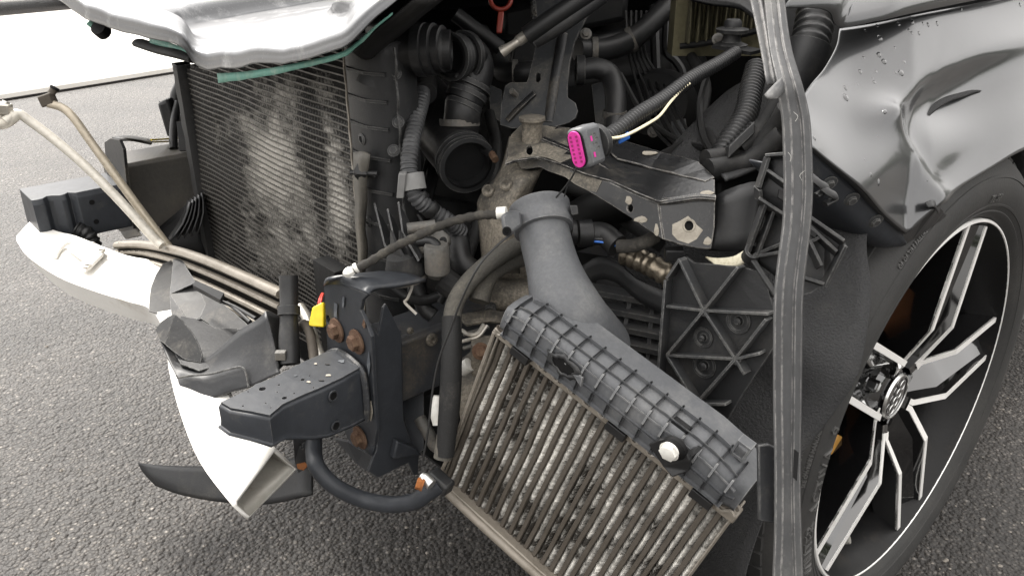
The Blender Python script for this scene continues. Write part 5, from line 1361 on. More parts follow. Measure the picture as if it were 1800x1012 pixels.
# dusty leg the arm springs from
leg = sh2('arm_leg', [[(897, 240, .93), (880, 300, .925), (845, 345, .93), (841, 372, .935), (846, 430, .94), (850, 485, .95)],
                      [(905, 275, .905), (893, 310, .90), (868, 350, .905), (862, 378, .91), (864, 430, .915), (868, 485, .925)],
                      [(925, 300, .90), (915, 320, .885), (900, 352, .885), (892, 380, .89), (888, 430, .90), (890, 480, .91)],
                      [(955, 296, .905), (945, 312, .90), (930, 345, .905), (922, 380, .91), (915, 430, .92), (912, 480, .93)]], MATS['dusty_metal'], car, n=4)
for x, y in ((889, 324), (858, 335)):
    lathe('dimple', [(.007, -.001), (.005, .0012), (.002, -.001), (0, -.001)], D(x, y, .885 if x > 870 else .905), -FW, MATS['dusty_metal'], leg, seg=14)
lathe('rubber_buffer', [(.011, -.01), (.012, .012), (.013, .014), (.015, .016), (.015, .019), (0, .02)], D(935, 236, .905), ZV, MATS['dusty_metal'], arm, seg=10)
# shadowed box behind the arm and its torn black skirt
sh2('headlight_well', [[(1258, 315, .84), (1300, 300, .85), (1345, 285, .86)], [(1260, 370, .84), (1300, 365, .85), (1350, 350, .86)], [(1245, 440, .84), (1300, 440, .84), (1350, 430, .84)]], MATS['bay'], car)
sh2('well_skirt', [[(1255, 350, .815), (1275, 335, .81), (1320, 320, .80), (1345, 320, .80)], [(1252, 395, .81), (1275, 388, .805), (1310, 380, .80), (1335, 372, .80)], [(1243, 436, .80), (1270, 440, .80), (1300, 440, .795), (1318, 432, .795)]], MATS['plastic_dark'], car, n=2, smooth=20)
sh2('sheet_flap', [[(1262, 300, .83), (1290, 290, .84), (1330, 275, .85), (1370, 235, .86)], [(1275, 318, .815), (1300, 310, .82), (1340, 290, .83), (1378, 255, .84)]], MATS['plastic'], car)
sh2('bare_metal_edge', [[(1240, 452, .79), (1262, 455, .785), (1290, 452, .78), (1310, 440, .775)], [(1262, 470, .78), (1275, 474, .775), (1300, 466, .77), (1318, 452, .77)]], MATS['foam'] if 'foam' in MATS else MATS['white_plastic'], car)
# ---- wiring loom behind the strip
for k, pts in enumerate((((1240, 282, .84), (1290, 275, .85), (1330, 262, .84), (1365, 225, .82), (1385, 190, .80)), ((1245, 300, .83), (1300, 290, .84), (1340, 270, .83), (1380, 235, .81)), ((1300, 262, .84), (1335, 230, .84), (1360, 195, .83), (1380, 165, .82)))):
    tube('wiring_loom', DD(*pts), (.011, .012, .010)[k], MATS['tape_black'] if 'tape_black' in MATS else MATS['hose'], car, seg=12)
tube('corrugated_hose', DD((1262, 285, .86), (1280, 255, .87), (1310, 205, .90), (1320, 160, .93), (1330, 120, .96)), .0135, MATS['hose'], car, seg=14, corr=(.006, .0015))
tube('corrugated_hose', DD((1255, 290, .85), (1285, 268, .85), (1330, 225, .85)), .010, MATS['hose'], car, seg=14, corr=(.005, .0012))
box('loom_connector', D(1300, 248, .835), (D(1330, 225, .85) - D(1285, 268, .85)).normalized() * .018, UP * .006, FW * .008, MATS['plastic'], car, bevel=.001)
tube('corrugated_hose', DD((1440, -20, 1.02), (1430, 50, 1.0), (1422, 85, .99)), .0235, MATS['hose'], car, seg=18, corr=(.012, .0025))
tube('intake_hose', DD((1424, 80, .99), (1410, 120, .99), (1390, 175, 1.0)), .027, MATS['plastic'], car, seg=20)
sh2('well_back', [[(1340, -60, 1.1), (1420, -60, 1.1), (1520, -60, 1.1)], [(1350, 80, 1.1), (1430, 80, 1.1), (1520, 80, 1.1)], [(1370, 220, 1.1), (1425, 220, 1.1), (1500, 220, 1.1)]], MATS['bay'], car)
# ================================================================ pink headlight connector on its conduit
cax = (D(1056, 247, .738) - D(1016, 262, .715)).normalized(); cay = (D(1027, 293, .722) - D(1009, 230, .712)).normalized(); cay = (cay - cax * cay.dot(cax)).normalized(); caz = cax.cross(cay)
if caz.dot(C0 - D(1030, 260, .72)) < 0: caz = -caz
fc = D(1016, 262, .712)
con = box('headlight_connector', fc + cax * .0125, cax * .0125, cay * .0178, caz * .0098, MATS['plastic_grey'], car, bevel=.004)
con['label'] = 'headlight connector with a bright pink face'
def stad(c, a, b, L_, r, n=10):
    return [c + a * (L_ + r * math.sin(math.pi * k / n)) + b * (r * math.cos(math.pi * k / n)) for k in range(n + 1)] + [c - a * (L_ + r * math.sin(math.pi * k / n)) - b * (r * math.cos(math.pi * k / n)) for k in range(n + 1)]
cnn = -cax; fa = cay; fbv = caz
prism('connector_mouth', stad(fc + cnn * .0002, fa, fbv, .0080, .0085), cnn * .0012, MATS['black'], con)
prism('pink_insert', stad(fc + cnn * .0012, fa, fbv, .0092, .0068), cnn * .0016, MATS['pink'], con, bevel=.0006)
for i in range(7):
    for j in (-1, 1):
        p = fc + cnn * .0028 + fa * ((i - 3) * .0036) + fbv * (j * .0032)
        box('pin_hole', p, fa * .0010, fbv * .0011, cnn * .0003, MATS['pink_dark'], con)
for s_ in (-.006, .008):
    box('pink_window', fc + cax * .0085 + cay * s_ + caz * .0098, cay * .0022, cax * .0012, caz * .0004, MATS['pink'], con)
for i in range(4):
    box('moulded_mark', fc + cax * (.013 + .0022 * (i % 2)) + cay * (-.009 + i * .004) + caz * .0098, cay * .0012, cax * .0028, caz * .0003, MATS['plastic_rib'], con)
lathe('connector_collar', [(.010, -.001), (.0150, 0), (.0160, .002), (.0160, .005), (.0125, .008), (.008, .010)], fc + cax * .0245, cax, MATS['plastic'], con, seg=24)
cond = tube('wiring_conduit', DD((1062, 246, .745), (1085, 230, .762), (1120, 203, .79), (1165, 175, .83), (1215, 138, .88), (1262, 112, .93), (1292, 93, .965)), .0082, MATS['conduit_black'], car, seg=16, corr=(.0050, .0018))
cond['label'] = 'black corrugated conduit running back from the connector'
tube('cream_wire', DD((1058, 240, .74), (1072, 243, .742), (1100, 238, .75), (1140, 217, .78), (1160, 203, .805), (1178, 170 + 10, .825), (1198, 158, .85), (1212, 147, .862)), .0014, MATS['cream_wire'], cond, seg=6)
tube('green_wire', DD((1056, 252, .74), (1064, 250, .745), (1074, 243, .755)), .0011, MATS['green_wire'], cond, seg=6)
for k in range(3): tube('brown_wire', DD((1056, 244 + k * 3, .745), (1064, 243 + k * 2, .75), (1075, 238 + k, .757)), .0011, MATS['brown_wire'], cond, seg=6)
box('blue_clip', D(1096, 242, .765), Vector((.005, 0, .003)), Vector((0, .003, 0)), Vector((-.001, 0, .003)), MATS['blue'], cond, bevel=.001)
tube('drop_wire', DD((1016, 292, .72), (1000, 320, .75), (978, 347, .79)), .0009, MATS['wire'], cond, seg=5)
tube('drop_wire', DD((998, 325, .76), (992, 345, .80)), .0007, MATS['wire'], cond, seg=5)

# ================================================================ hoses and cables in front
cable = tube('taped_cable', DD((622, 474, .845), (650, 460, .845), (690, 436, .84), (740, 412, .835), (790, 391, .83), (840, 379, .82), (882, 377, .80)), .0048, MATS['tape'], car, seg=12, corr=(.011, .0007))
cable['label'] = 'grey cloth-taped cable stretched to the collar'
tube('cable_end', DD((606, 474, .845), (612, 478, .845), (622, 474, .845)), .0055, MATS['white_plastic'], cable, seg=8, rs=[.6, 1.1, .8])
lathe('cable_band', [(.005, -.002), (.0056, 0), (.005, .002)], D(626, 471, .845), D(650, 460, .845) - D(622, 474, .845), MATS['white_plastic'], cable, seg=14, close=False)
tube('cable_plug', DD((874, 375, .80), (890, 374, .798)), .0062, MATS['white_plastic'], cable, seg=10)
h1 = tube('foam_sleeved_hose', DD((930, 425, .90), (900, 437, .885), (860, 462, .875), (820, 500, .87), (798, 540, .865), (795, 590, .86), (793, 650, .86), (790, 720, .865), (778, 805, .87)), .0098, MATS['foam_hose'], car, seg=18)
tube('foam_sleeved_hose', DD((925, 448, .91), (895, 458, .90), (866, 476, .895), (850, 500, .89), (842, 530, .885)), .0115, MATS['foam_hose'], car, seg=16)
tube('tape_sleeve', DD((794, 556, .862), (794, 620, .858), (791, 700, .862), (782, 800, .868)), .0108, MATS['rubber'], h1, seg=14, rs=[.95, 1, 1.05, .9])
tube('thin_wire', DD((903, 408, .79), (870, 435, .79), (840, 470, .79), (812, 525, .80), (793, 575, .81), (772, 630, .82), (760, 690, .83), (752, 760, .84), (742, 815, .85)), .0011, MATS['wire'], car, seg=6)
# engine-mount casting, motor and small hoses below the tank
cs = prism('mount_casting', [D(718, 398, .90), D(735, 392, .90), D(765, 394, .90), D(790, 414, .90), D(792, 428, .90), D(770, 440, .89), D(740, 450, .89), D(712, 430, .89)], FW * .02, MATS['cast'], car, bevel=.003)
tube('casting_boss', DD((716, 402, .885), (765, 396, .89)), .0062, MATS['cast'], cs, seg=12, hollow=.5)
lathe('casting_cup', [(.012, 0), (.0135, .002), (.0135, .030), (.012, .033), (0, .034)], D(769, 480, .885), ZV, MATS['cast'], cs, seg=20)
lathe('casting_hole', [(.0042, 0), (0, .001)], D(779, 423, .885), -FW, MATS['black'], cs, seg=12, close=False)
tube('casting_lever', DD((735, 425, .88), (760, 425, .875), (772, 440, .87)), .0055, MATS['plastic_dark'], cs, seg=10)
lathe('rubber_mount', [(.020, 0), (.0225, .002), (.0225, .006), (.021, .012), (.017, .024), (.012, .026), (0, .026)], D(715, 484, .895), ZV + Vector((-.15, 0, 0)), MATS['rubber'], car, seg=28)
lathe('mount_washer', [(.0228, -.003), (.0228, .001), (.02, .002)], D(715, 486, .895), ZV + Vector((-.15, 0, 0)), MATS['cast'], car, seg=28)
for x in (700, 715, 732):
    plate('mount_fin', DD((x - 12, 405, .885), (x - 4, 425, .88), (x + 10, 452, .875), (x + 6, 460, .88), (x - 12, 440, .89)), MATS['plastic_dark'], cs, thick=.003)
lathe('ribbed_cap', [(.0135, -.016), (.0145, -.014), (.0145, .014), (.012, .016), (.011, .012), (.006, .012), (0, .013)], D(798, 505, .91), Vector((.8, -.3, -.5)), MATS['rubber'], car, seg=14, smooth=20)
tube('coolant_hose', DD((795, 395, .97), (805, 425, .95), (812, 460, .94), (835, 480, .94), (860, 500, .95)), .0135, MATS['hose'], car, seg=14)
tube('spring_clip', DD((713, 488, .87), (722, 492, .868), (724, 505, .866), (716, 525, .864), (712, 532, .864), (732, 552, .864)), .0016, MATS['alu'], car, seg=6)
lathe('accessory_motor', [(.0, .03), (.016, .028), (.018, .02), (.018, -.03), (.0, -.032)], D(905, 518, .93), Vector((1, -.2, .1)), MATS['dusty_metal'], car, seg=20)
tube('corrugated_hose', DD((868, 480, .94), (866, 520, .93), (862, 548, .92)), .0068, MATS['plastic'], car, seg=12, corr=(.0036, .0009))
plate('dusty_bracket', DD((800, 555, .90), (860, 545, .91), (910, 552, .92), (905, 570, .91), (860, 566, .90), (820, 572, .89)), MATS['dusty_metal'], car, thick=.004, bevel=.001)
tube('brake_line', DD((812, 580, .89), (825, 588, .885), (840, 585, .885), (850, 570, .89)), .0022, MATS['alu'], car, seg=8)
tube('brake_line', DD((812, 600, .89), (826, 596, .885), (842, 590, .885), (856, 572, .89)), .0022, MATS['alu'], car, seg=8)
hexbolt('bolt', D(845, 617, .87), -FW, .006, MATS['rust'], car)
box('bolt_block', D(848, 625, .89), Vector((.012, 0, 0)), Vector((0, .012, 0)), Vector((0, 0, .02)), MATS['dusty_metal'], car, bevel=.003)
tube('grey_plug', DD((770, 695, .90), (768, 720, .90), (772, 745, .90)), .008, MATS['white_plastic'], car, seg=12, rs=[.6, 1, .9])
tube('silver_pipe', DD((738, 735, .98), (755, 765, .97), (768, 785, .95), (795, 780, .93)), .0075, MATS['cast'], car, seg=12)
tube('coolant_hose', DD((1005, 408, .86), (1030, 412, .86), (1060, 412, .86), (1085, 432, .85)), .0125, MATS['hose'], car, seg=14)
lathe('hose_collar', [(.012, -.008), (.0145, -.007), (.0145, .007), (.012, .008)], D(1028, 410, .855), Vector((1, .1, 0)), MATS['plastic_dark'], car, seg=18)
tube('taped_pipe', DD((1085, 433, .845), (1110, 432, .84), (1135, 425, .835), (1152, 415, .84)), .0072, MATS['tape'], car, seg=12)
tube('blue_wire', DD((1040, 424, .85), (1060, 426, .848), (1082, 432, .847)), .0013, MATS['blue'], car, seg=5)
tube('black_wire', DD((1040, 420, .85), (1062, 421, .848), (1085, 428, .847)), .0014, MATS['wire'], car, seg=5)
foil = tube('foil_pipe', DD((1100, 447, .88), (1120, 455, .87), (1140, 464, .86), (1160, 475, .85), (1178, 488, .85)), .0125, MATS['foil'], car, seg=16, corr=(.010, .002))
tube('coolant_hose', DD((1000, 395, .93), (1040, 370, .94), (1100, 360, .96)), .02, MATS['bay'], car, seg=12)
box('white_clip', D(1185, 447, .80), Vector((.009, 0, 0)), Vector((0, .006, 0)), Vector((0, 0, .006)), MATS['plastic_dark'], car, bevel=.001)
# black hose with clamps and two aluminium stubs, yellow plug
bh = tube('black_hose', DD((507, 484, .945), (508, 520, .945), (508, 560, .94), (508, 600, .935), (510, 640, .93)), .0108, MATS['hose'], car, seg=18, rs=[1, .97, .96, 1.08, 1.05], hollow=.75)
for y, m_ in ((546, 'plastic'), (622, 'foam_hose')):
    lathe('hose_clamp', [(.0112, -.005), (.0126, -.005), (.0126, .005), (.0112, .005)], D(508, y, .937), D(508, 484, .945) - D(509, 640, .93), MATS[m_], bh, seg=20, close=False)
box('clamp_tongue', D(494, 624, .92), Vector((.006, 0, 0)), Vector((0, .004, 0)), Vector((0, 0, .005)), MATS['cast'], bh, bevel=.001)
tube('alu_pipe', DD((528, 540, .99), (540, 560, .97), (552, 595, .95), (566, 635, .93)), .0062, MATS['alu'], car, seg=12)
tube('alu_pipe', DD((527, 575, .96), (537, 570, .95), (546, 590, .94), (553, 635, .925)), .0056, MATS['alu_tan'], car, seg=12)
yp = prism('yellow_plug', DD((549, 540, .93), (566, 531, .93), (569, 534, .93), (569, 575, .93), (545, 573, .93), (542, 570, .93)), FW * .012, MATS['yellow'], car, bevel=.0015)
yp['label'] = 'yellow electrical plug'
for k in range(2): tube('red_wire', DD((560 + 3 * k, 534, .935), (562 + 3 * k, 525, .94), (566 + 2 * k, 516, .95)), .0014, MATS['red'], yp, seg=6)
# two air-conditioning pipes sticking out over the far rail
def acpipe(pts, r, m): 
    o = tube('air_conditioning_pipe', DD(*pts), r, MATS[m], car, seg=14); return o
a1 = acpipe(((8, 214, 1.16), (30, 200, 1.17), (55, 215, 1.18), (95, 245, 1.19), (150, 292, 1.2), (210, 352, 1.21), (270, 418, 1.22), (285, 432, 1.22)), .0068, 'pale_pipe'); a1['label'] = 'bare aluminium pipe pointing out to the left edge'
tube('pipe_bend', DD((30, 200, 1.17), (12, 214, 1.165), (-4, 216, 1.16), (-4, 190, 1.16)), .0085, MATS['pale_pipe'], a1, seg=12)
lathe('pipe_nut', [(.010, -.007), (.0115, -.006), (.0115, .006), (.010, .007)], D(6, 190, 1.16), Vector((.2, 0, 1)), MATS['alu'], a1, seg=6, smooth=0)
tube('pipe_tip', DD((8, 186, 1.16), (11, 178, 1.16)), .005, MATS['alu_bright'], a1, seg=10)
a2 = acpipe(((85, 182, 1.22), (110, 190, 1.22), (130, 208, 1.22), (160, 250, 1.225), (205, 312, 1.23), (255, 380, 1.235), (298, 436, 1.24)), .0062, 'tan_pipe'); a2['label'] = 'dull aluminium pipe with a brass coloured block on its tip'
box('pipe_block', D(84, 175, 1.22), Vector((.009, 0, .003)), Vector((0, .009, 0)), Vector((-.002, 0, .008)), MATS['alu_tan'], a2, bevel=.002)
tube('pipe_tip', DD((90, 165, 1.22), (97, 153, 1.22)), .0055, MATS['alu_tan'], a2, seg=10)
lathe('pipe_seal', [(.0065, -.002), (.007, 0), (.0065, .002)], D(96, 155, 1.22), D(97, 153, 1.22) - D(90, 165, 1.22), MATS['black'], a2, seg=14)
# black lamp remnants behind the radiator's left edge
lr = box('headlight_remnant', D(301, 205, 1.62), Vector((.012, 0, .004)), Vector((0, .02, 0)), Vector((-.004, 0, .034)), MATS['plastic'], car, bevel=.006)
tube('remnant_hose', DD((314, 180, 1.6), (308, 205, 1.59), (305, 235, 1.58), (305, 262, 1.57)), .008, MATS['hose'], car, seg=10)
plate('remnant_shard', DD((279, 178, 1.61), (293, 184, 1.61), (296, 200, 1.61)), MATS['plastic_dark'], lr, thick=.004)
tube('remnant_pipe', DD((318, 150, 1.62), (310, 170, 1.62), (312, 190, 1.62)), .012, MATS['plastic_dark'], car, seg=10)
bar('remnant_stay', D(321, 215, 1.55), D(326, 265, 1.55), .02, .01, MATS['plastic'], car)
for k in range(5):
    sh2('louvre_blade', [[(296 + k * 12, 418 - k * 3, 1.44), (316 + k * 9, 388 - k * 5, 1.44), (330 + k * 5, 352 - k * 4, 1.44)], [(300 + k * 12, 424 - k * 3, 1.40), (322 + k * 9, 394 - k * 5, 1.40), (336 + k * 5, 356 - k * 4, 1.40)]], MATS['plastic_dark'], car, n=2, thick=.002)
sh2('louvre_back', [[(280, 400, 1.5), (310, 375, 1.5), (345, 345, 1.5)], [(285, 432, 1.48), (320, 440, 1.48), (362, 450, 1.48)]], MATS['black'], car)
# hose sagging to the intercooler mount
lh = tube('lower_hose', DD((552, 765, .92), (552, 800, .91), (560, 825, .90), (590, 855, .90), (640, 878, .91), (690, 886, .90), (730, 880, .885), (748, 868, .875), (775, 850, .87)), .0092, MATS['ecoat'], car, seg=18)
lh['label'] = 'dark hose sagging between the crash box and the dangling intercooler'
plate('hose_stay', DD((740, 835, .88), (752, 832, .88), (760, 880, .88), (742, 888, .88)), MATS['dusty_metal'], lh, thick=.004)
plate('lower_guide', DD((700, 690, .99), (745, 640, .99), (745, 790, .98), (728, 800, .98)), MATS['ecoat'], car, thick=.003)

# ================================================================ ribbed plastic lamp bracket
RP = [D(1182, 488, .80), D(1362, 545, .735), D(1240, 715, .80)]
rn_ = (RP[1] - RP[0]).cross(RP[2] - RP[0]).normalized()
if rn_.dot(C0 - RP[0]) < 0: rn_ = -rn_
def RP_(x, y, h=0): return PL(x, y, RP[0], rn_) + rn_ * h
rbk = plate('ribbed_bracket', [RP_(x, y) for x, y in ((1182, 488), (1186, 472), (1207, 452), (1222, 462), (1300, 468), (1345, 480), (1362, 545), (1362, 608), (1320, 672), (1280, 736), (1264, 734), (1236, 712), (1200, 690), (1167, 665), (1172, 612))], MATS['plastic'], car, thick=.003, jag=.0008)
rbk['label'] = 'broken black lamp bracket with triangular ribs'
nd = {'n1': (1249, 541), 'n2': (1304, 625), 'n3': (1235, 703), 'n4': (1184, 619)}
rib_list = [('n1', (1184, 534)), ('n1', (1207, 455)), ('n1', (1309, 466)), ('n1', (1362, 547)), ('n1', 'n4'), ('n1', 'n2'), ('n4', 'n2'), ('n4', 'n3'), ('n2', 'n3'), ('n2', (1358, 556)), ('n3', (1193, 690)), ('n3', (1287, 704)), ('n2', (1347, 615)), ('n2', (1320, 652)), ('n3', (1258, 730)), ((1182, 488), (1168, 662)), ((1184, 486), (1207, 452))]
def g2(p): return nd[p] if isinstance(p, str) else p
for p, q_ in rib_list:
    p, q_ = g2(p), g2(q_)
    bar('bracket_rib', RP_(*p, .007), RP_(*q_, .007), .0028, .014, MATS['plastic_rib'] if 'plastic_rib' in MATS else MATS['plastic'], rbk, up=rn_, bevel=.0006)
for k, p in nd.items():
    if k == 'n4': continue
    lathe('bracket_boss', [(.0055, 0), (.0055, .013), (.0034, .013), (.0034, .004), (0, .004)], RP_(*p), rn_, MATS['plastic'], rbk, seg=18)
for x, y, r in ((1300, 563, .012), (1238, 592, .010), (1240, 641, .0125)):
    lathe('pressed_disc', [(r, 0), (r, .0015), (r * .82, .0015), (r * .75, .0005), (r * .35, .0005), (r * .32, .005), (r * .2, .006), (0, .006)], RP_(x, y, .0012), rn_, MATS['plastic'], rbk, seg=24)
# upper claw of the bracket
uc = sh2('bracket_claw', [[(1348, 275, .72), (1352, 300, .72), (1330, 330, .725), (1333, 352, .73), (1345, 385, .735), (1325, 425, .745), (1312, 448, .755)],
                          [(1385, 272, .71), (1385, 310, .71), (1370, 340, .715), (1370, 365, .72), (1372, 400, .725), (1355, 440, .735), (1345, 470, .745)],
                          [(1400, 275, .70), (1400, 320, .70), (1400, 350, .70), (1400, 385, .705), (1398, 420, .71), (1390, 460, .72), (1385, 500, .73)]], MATS['plastic_claw'] if 'plastic_claw' in MATS else MATS['plastic'], car, n=3, smooth=40)
for p, q_ in (((1349, 276, .715), (1332, 330, .72)), ((1332, 330, .72), (1334, 352, .725)), ((1334, 352, .722), (1380, 382, .712)), ((1345, 352, .72), (1312, 446, .748)), ((1358, 368, .722), (1330, 445, .74)), ((1330, 445, .742), (1378, 425, .722)), ((1330, 450, .742), (1378, 442, .724)), ((1349, 275, .714), (1384, 272, .704)), ((1350, 305, .716), (1385, 330, .704))):
    bar('claw_rib', D(*p), D(*q_), .003, .014, MATS['plastic'], uc, up=FW, bevel=.0006)
prism('claw_slot', DD((1370, 333, .705), (1384, 340, .70), (1383, 356, .70), (1368, 347, .705)), FW * .003, MATS['black'], uc)
lathe('claw_boss', [(.008, 0), (.008, .014), (.005, .014), (.005, .003), (0, .003)], D(1318, 452, .752), -FW + ZV * .6, MATS['plastic'], uc, seg=16)
bar('claw_link', D(1322, 458, .745), D(1362, 520, .735), .005, .012, MATS['plastic'], uc, up=FW, bevel=.001)
# right-hand piece beside the strip
rp2 = plate('bracket_end', DD((1400, 385, .72), (1424, 388, .715), (1450, 408, .71), (1483, 428, .70), (1485, 440, .70), (1468, 475, .705), (1448, 500, .715), (1425, 515, .72), (1400, 520, .725)), MATS['plastic_grey_dark'] if 'plastic_grey_dark' in MATS else MATS['plastic'], car, thick=.003)
for p, q_ in (((1424, 386, .712), (1484, 428, .695)), ((1484, 428, .695), (1448, 500, .71)), ((1448, 500, .71), (1410, 488, .715)), ((1420, 425, .71), (1441, 470, .705)), ((1416, 428, .712), (1440, 415, .708)), ((1420, 400, .712), (1470, 446, .70))):
    bar('end_rib', D(*p), D(*q_), .003, .014, MATS['plastic'], rp2, up=FW, bevel=.0006)
for x, y in ((1430, 408), (1462, 430)):
    prism('end_slot', DD((x - 6, y - 5, .703), (x + 6, y + 2, .70), (x + 3, y + 10, .70), (x - 8, y + 3, .703)), FW * .003, MATS['black'], rp2)
# clips under the wing flange
for x, y in ((1440, 330), (1455, 345)):
    tube('spring_clip', DD((x - 20, y - 25, .68), (x, y - 8, .675), (x + 14, y + 2, .68), (x - 5, y + 14, .68)), .0045, MATS['plastic_dark'], car, seg=8, flat=.5)
# slatted lower grille behind the intercooler neck
gr = sh2('grille_surround', [[(1020, 470, .90), (1050, 452, .89), (1085, 460, .88), (1120, 490, .865), (1180, 515, .85)], [(1030, 500, .905), (1060, 490, .895), (1090, 500, .885), (1125, 530, .87), (1180, 560, .855)]], MATS['plastic'], car, n=3)
gr['label'] = 'slatted black air grille behind the pipe neck'
for k in range(7):
    y0, y1 = 505 + k * 27, 542 + k * 28
    V = []
    bar('grille_slat', D(1028, y0, .93 - k * .004), D(1182, y1 - 8, .865 - k * .003), .018, .006, MATS['plastic_rib'], gr, up=ZV)
for x in (1100,):
    bar('grille_post', D(1108, 515, .90), D(1085, 640, .89), .004, .012, MATS['plastic'], gr, up=FW)
    bar('grille_post', D(1145, 535, .88), D(1130, 700, .87), .004, .012, MATS['plastic'], gr, up=FW)
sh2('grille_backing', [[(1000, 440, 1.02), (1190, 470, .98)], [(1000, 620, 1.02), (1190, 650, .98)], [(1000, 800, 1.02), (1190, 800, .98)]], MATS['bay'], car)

# ================================================================ hanging trim strip
strip_t = thing('trim_strip', D(1385, 1012, .62), 'long grey rubber trim strip hanging down across the front wing and tyre', 'trim strip')
rowsS = [(-60, 1335, 1362), (0, 1345, 1374), (50, 1352, 1382), (95, 1358, 1390), (150, 1369, 1405), (185, 1375, 1414), (220, 1379, 1420), (285, 1382, 1424), (340, 1382, 1424), (400, 1379, 1420), (460, 1371, 1413), (519, 1366, 1408), (600, 1364, 1406), (700, 1364, 1405), (790, 1365, 1403), (860, 1365, 1402), (940, 1364, 1404), (1012, 1362, 1408), (1080, 1360, 1410)]
gS = []
prof = ((0, -.001), (.02, .0016), (.07, .0018), (.09, -.0012), (.12, -.0012), (.15, .0008), (.45, .0012), (.80, .0008), (.83, .0020), (.86, .0006), (.97, .0), (1, -.002))
rs_ = random.Random(2)
for y, xl, xr in rowsS:
    d = .60 if y < 500 else .60 + (y - 500) * .00008
    if y < 150: d = .60 + (150 - y) * .0003
    jit = rs_.uniform(-1, 1); xl += 2.5; xr -= 2.5
    gS.append([D(xl + (xr - xl) * f + jit, y, d - h) for f, h in prof])
# densify along the length only
colsS = [spline([gS[i][j] for i in range(len(gS))], 5) for j in range(len(prof))]
ni = len(colsS[0]); V = [colsS[j][i] for j in range(len(prof)) for i in range(ni)]
ss = ob('strip_body', V, [(j * ni + i, j * ni + i + 1, (j + 1) * ni + i + 1, (j + 1) * ni + i) for j in range(len(prof) - 1) for i in range(ni - 1)], 'strip', strip_t, smooth=40, thick=.003, off=1)
# second leg of the profile at the top, torn off short
gS = []
for y, xl, xr in ((-60, 1303, 1334), (0, 1320, 1345), (50, 1331, 1353), (100, 1341, 1360), (148, 1349, 1368)):
    gS.append([D(xl + (xr - xl) * f, y, .605 + max(0, 150 - y) * .0003 - h) for f, h in ((0, 0), (.1, .001), (.6, .0005), (.66, .003), (.74, .003), (.8, 0), (.9, .002), (1, .001))])
sheet('strip_flange', gS, MATS['strip'], strip_t, n=3, thick=.002, smooth=40)
sheet('torn_tongue', [[D(1373, 137, .597), D(1360, 150, .592), D(1344, 168, .588)], [D(1376, 148, .594), D(1366, 162, .588), D(1352, 174, .584)], [D(1377, 160, .595), D(1368, 172, .59), D(1362, 174, .587)]], MATS['strip'], strip_t, n=3, thick=.002)
# frayed threads stuck to the strip
for _ in range(3):
    y = rs_.uniform(190, 480); x = rs_.uniform(1384, 1418); d = .592
    a = rs_.uniform(0, 6.28); L_ = rs_.uniform(8, 18)
    tube('frayed_thread', DD((x, y, d), (x + L_ * .5 * math.cos(a) + rs_.uniform(-3, 3), y + L_ * .6, d - .001), (x + L_ * .3 * math.cos(a), y + L_ * 1.3, d)), .0001, MATS['white_plastic'], strip_t, seg=4, n=5)
prism('strip_tab', DD((1333, 782, .64), (1352, 780, .64), (1364, 786, .64), (1362, 920, .64), (1335, 915, .64)), FW * .006, MATS['duct'], strip_t, bevel=.001)
prism('lower_tag', DD((1398, 790, .605), (1404, 795, .605), (1401, 845, .605), (1396, 840, .605)), FW * .003, MATS['black'], strip_t)

# ---- extra clutter below the tank and round the rail
tube('thin_hose', DD((690, 505, .93), (712, 520, .93), (742, 528, .94), (775, 520, .95)), .006, MATS['hose'], car, seg=10)
tube('thin_hose', DD((730, 500, .95), (745, 540, .95), (762, 555, .95)), .009, MATS['hose'], car, seg=10)
tube('thin_hose', DD((775, 440, .96), (792, 462, .95), (786, 500, .95), (770, 530, .95)), .007, MATS['hose'], car, seg=10)
tube('vacuum_line', DD((650, 305, .95), (690, 330, .96), (735, 380, .98), (770, 440, .98)), .0025, MATS['wire'], car, seg=6)
tube('vacuum_line', DD((760, 250, 1.06), (742, 330, 1.04), (760, 420, 1.0), (800, 470, .97)), .003, MATS['wire'], car, seg=6)
tube('wiring_loom', DD((860, 200, 1.1), (872, 260, 1.06), (862, 330, 1.02), (838, 400, 1.0), (815, 470, .97)), .008, MATS['tape_black'], car, seg=10)
tube('wiring_loom', DD((1000, 330, 1.02), (1050, 350, 1.0), (1110, 395, .96), (1160, 430, .92)), .008, MATS['tape_black'], car, seg=10)
tube('vacuum_line', DD((1090, 130, 1.1), (1130, 200, 1.08), (1180, 240, 1.02), (1240, 262, .95)), .0035, MATS['wire'], car, seg=6)
tube('vacuum_line', DD((1250, 110, 1.0), (1230, 180, 1.0), (1236, 240, .95), (1260, 280, .9)), .004, MATS['wire'], car, seg=6)
for x, y, d in ((655, 130, .93), (660, 215, .945), (652, 265, .95)):
    hexbolt('bolt', D(x + 40, y, d - .03), -FW, .0045, MATS['plastic'], car)
box('relay_box', D(905, 470, .98), Vector((.018, 0, 0)), Vector((0, .015, 0)), Vector((.003, 0, .016)), MATS['dusty_metal'], car, bevel=.003)
plate('torn_guide', DD((1010, 555, .90), (1060, 575, .89), (1110, 640, .88), (1095, 650, .88), (1040, 590, .89)), MATS['plastic'], car, thick=.003)
for y0 in (588, 612, 640):
    tube('brake_line', DD((815, y0, .91), (835, y0 - 6, .905), (860, y0 - 14, .905)), .0024, MATS['cast'], car, seg=6)
plate('heat_shield', DD((800, 640, .93), (850, 600, .93), (870, 640, .92), (850, 720, .91), (810, 740, .92)), MATS['dusty_metal'], car, thick=.002)
tube('white_stub', DD((812, 650, .89), (826, 640, .885)), .008, MATS['white_plastic'], car, seg=10)

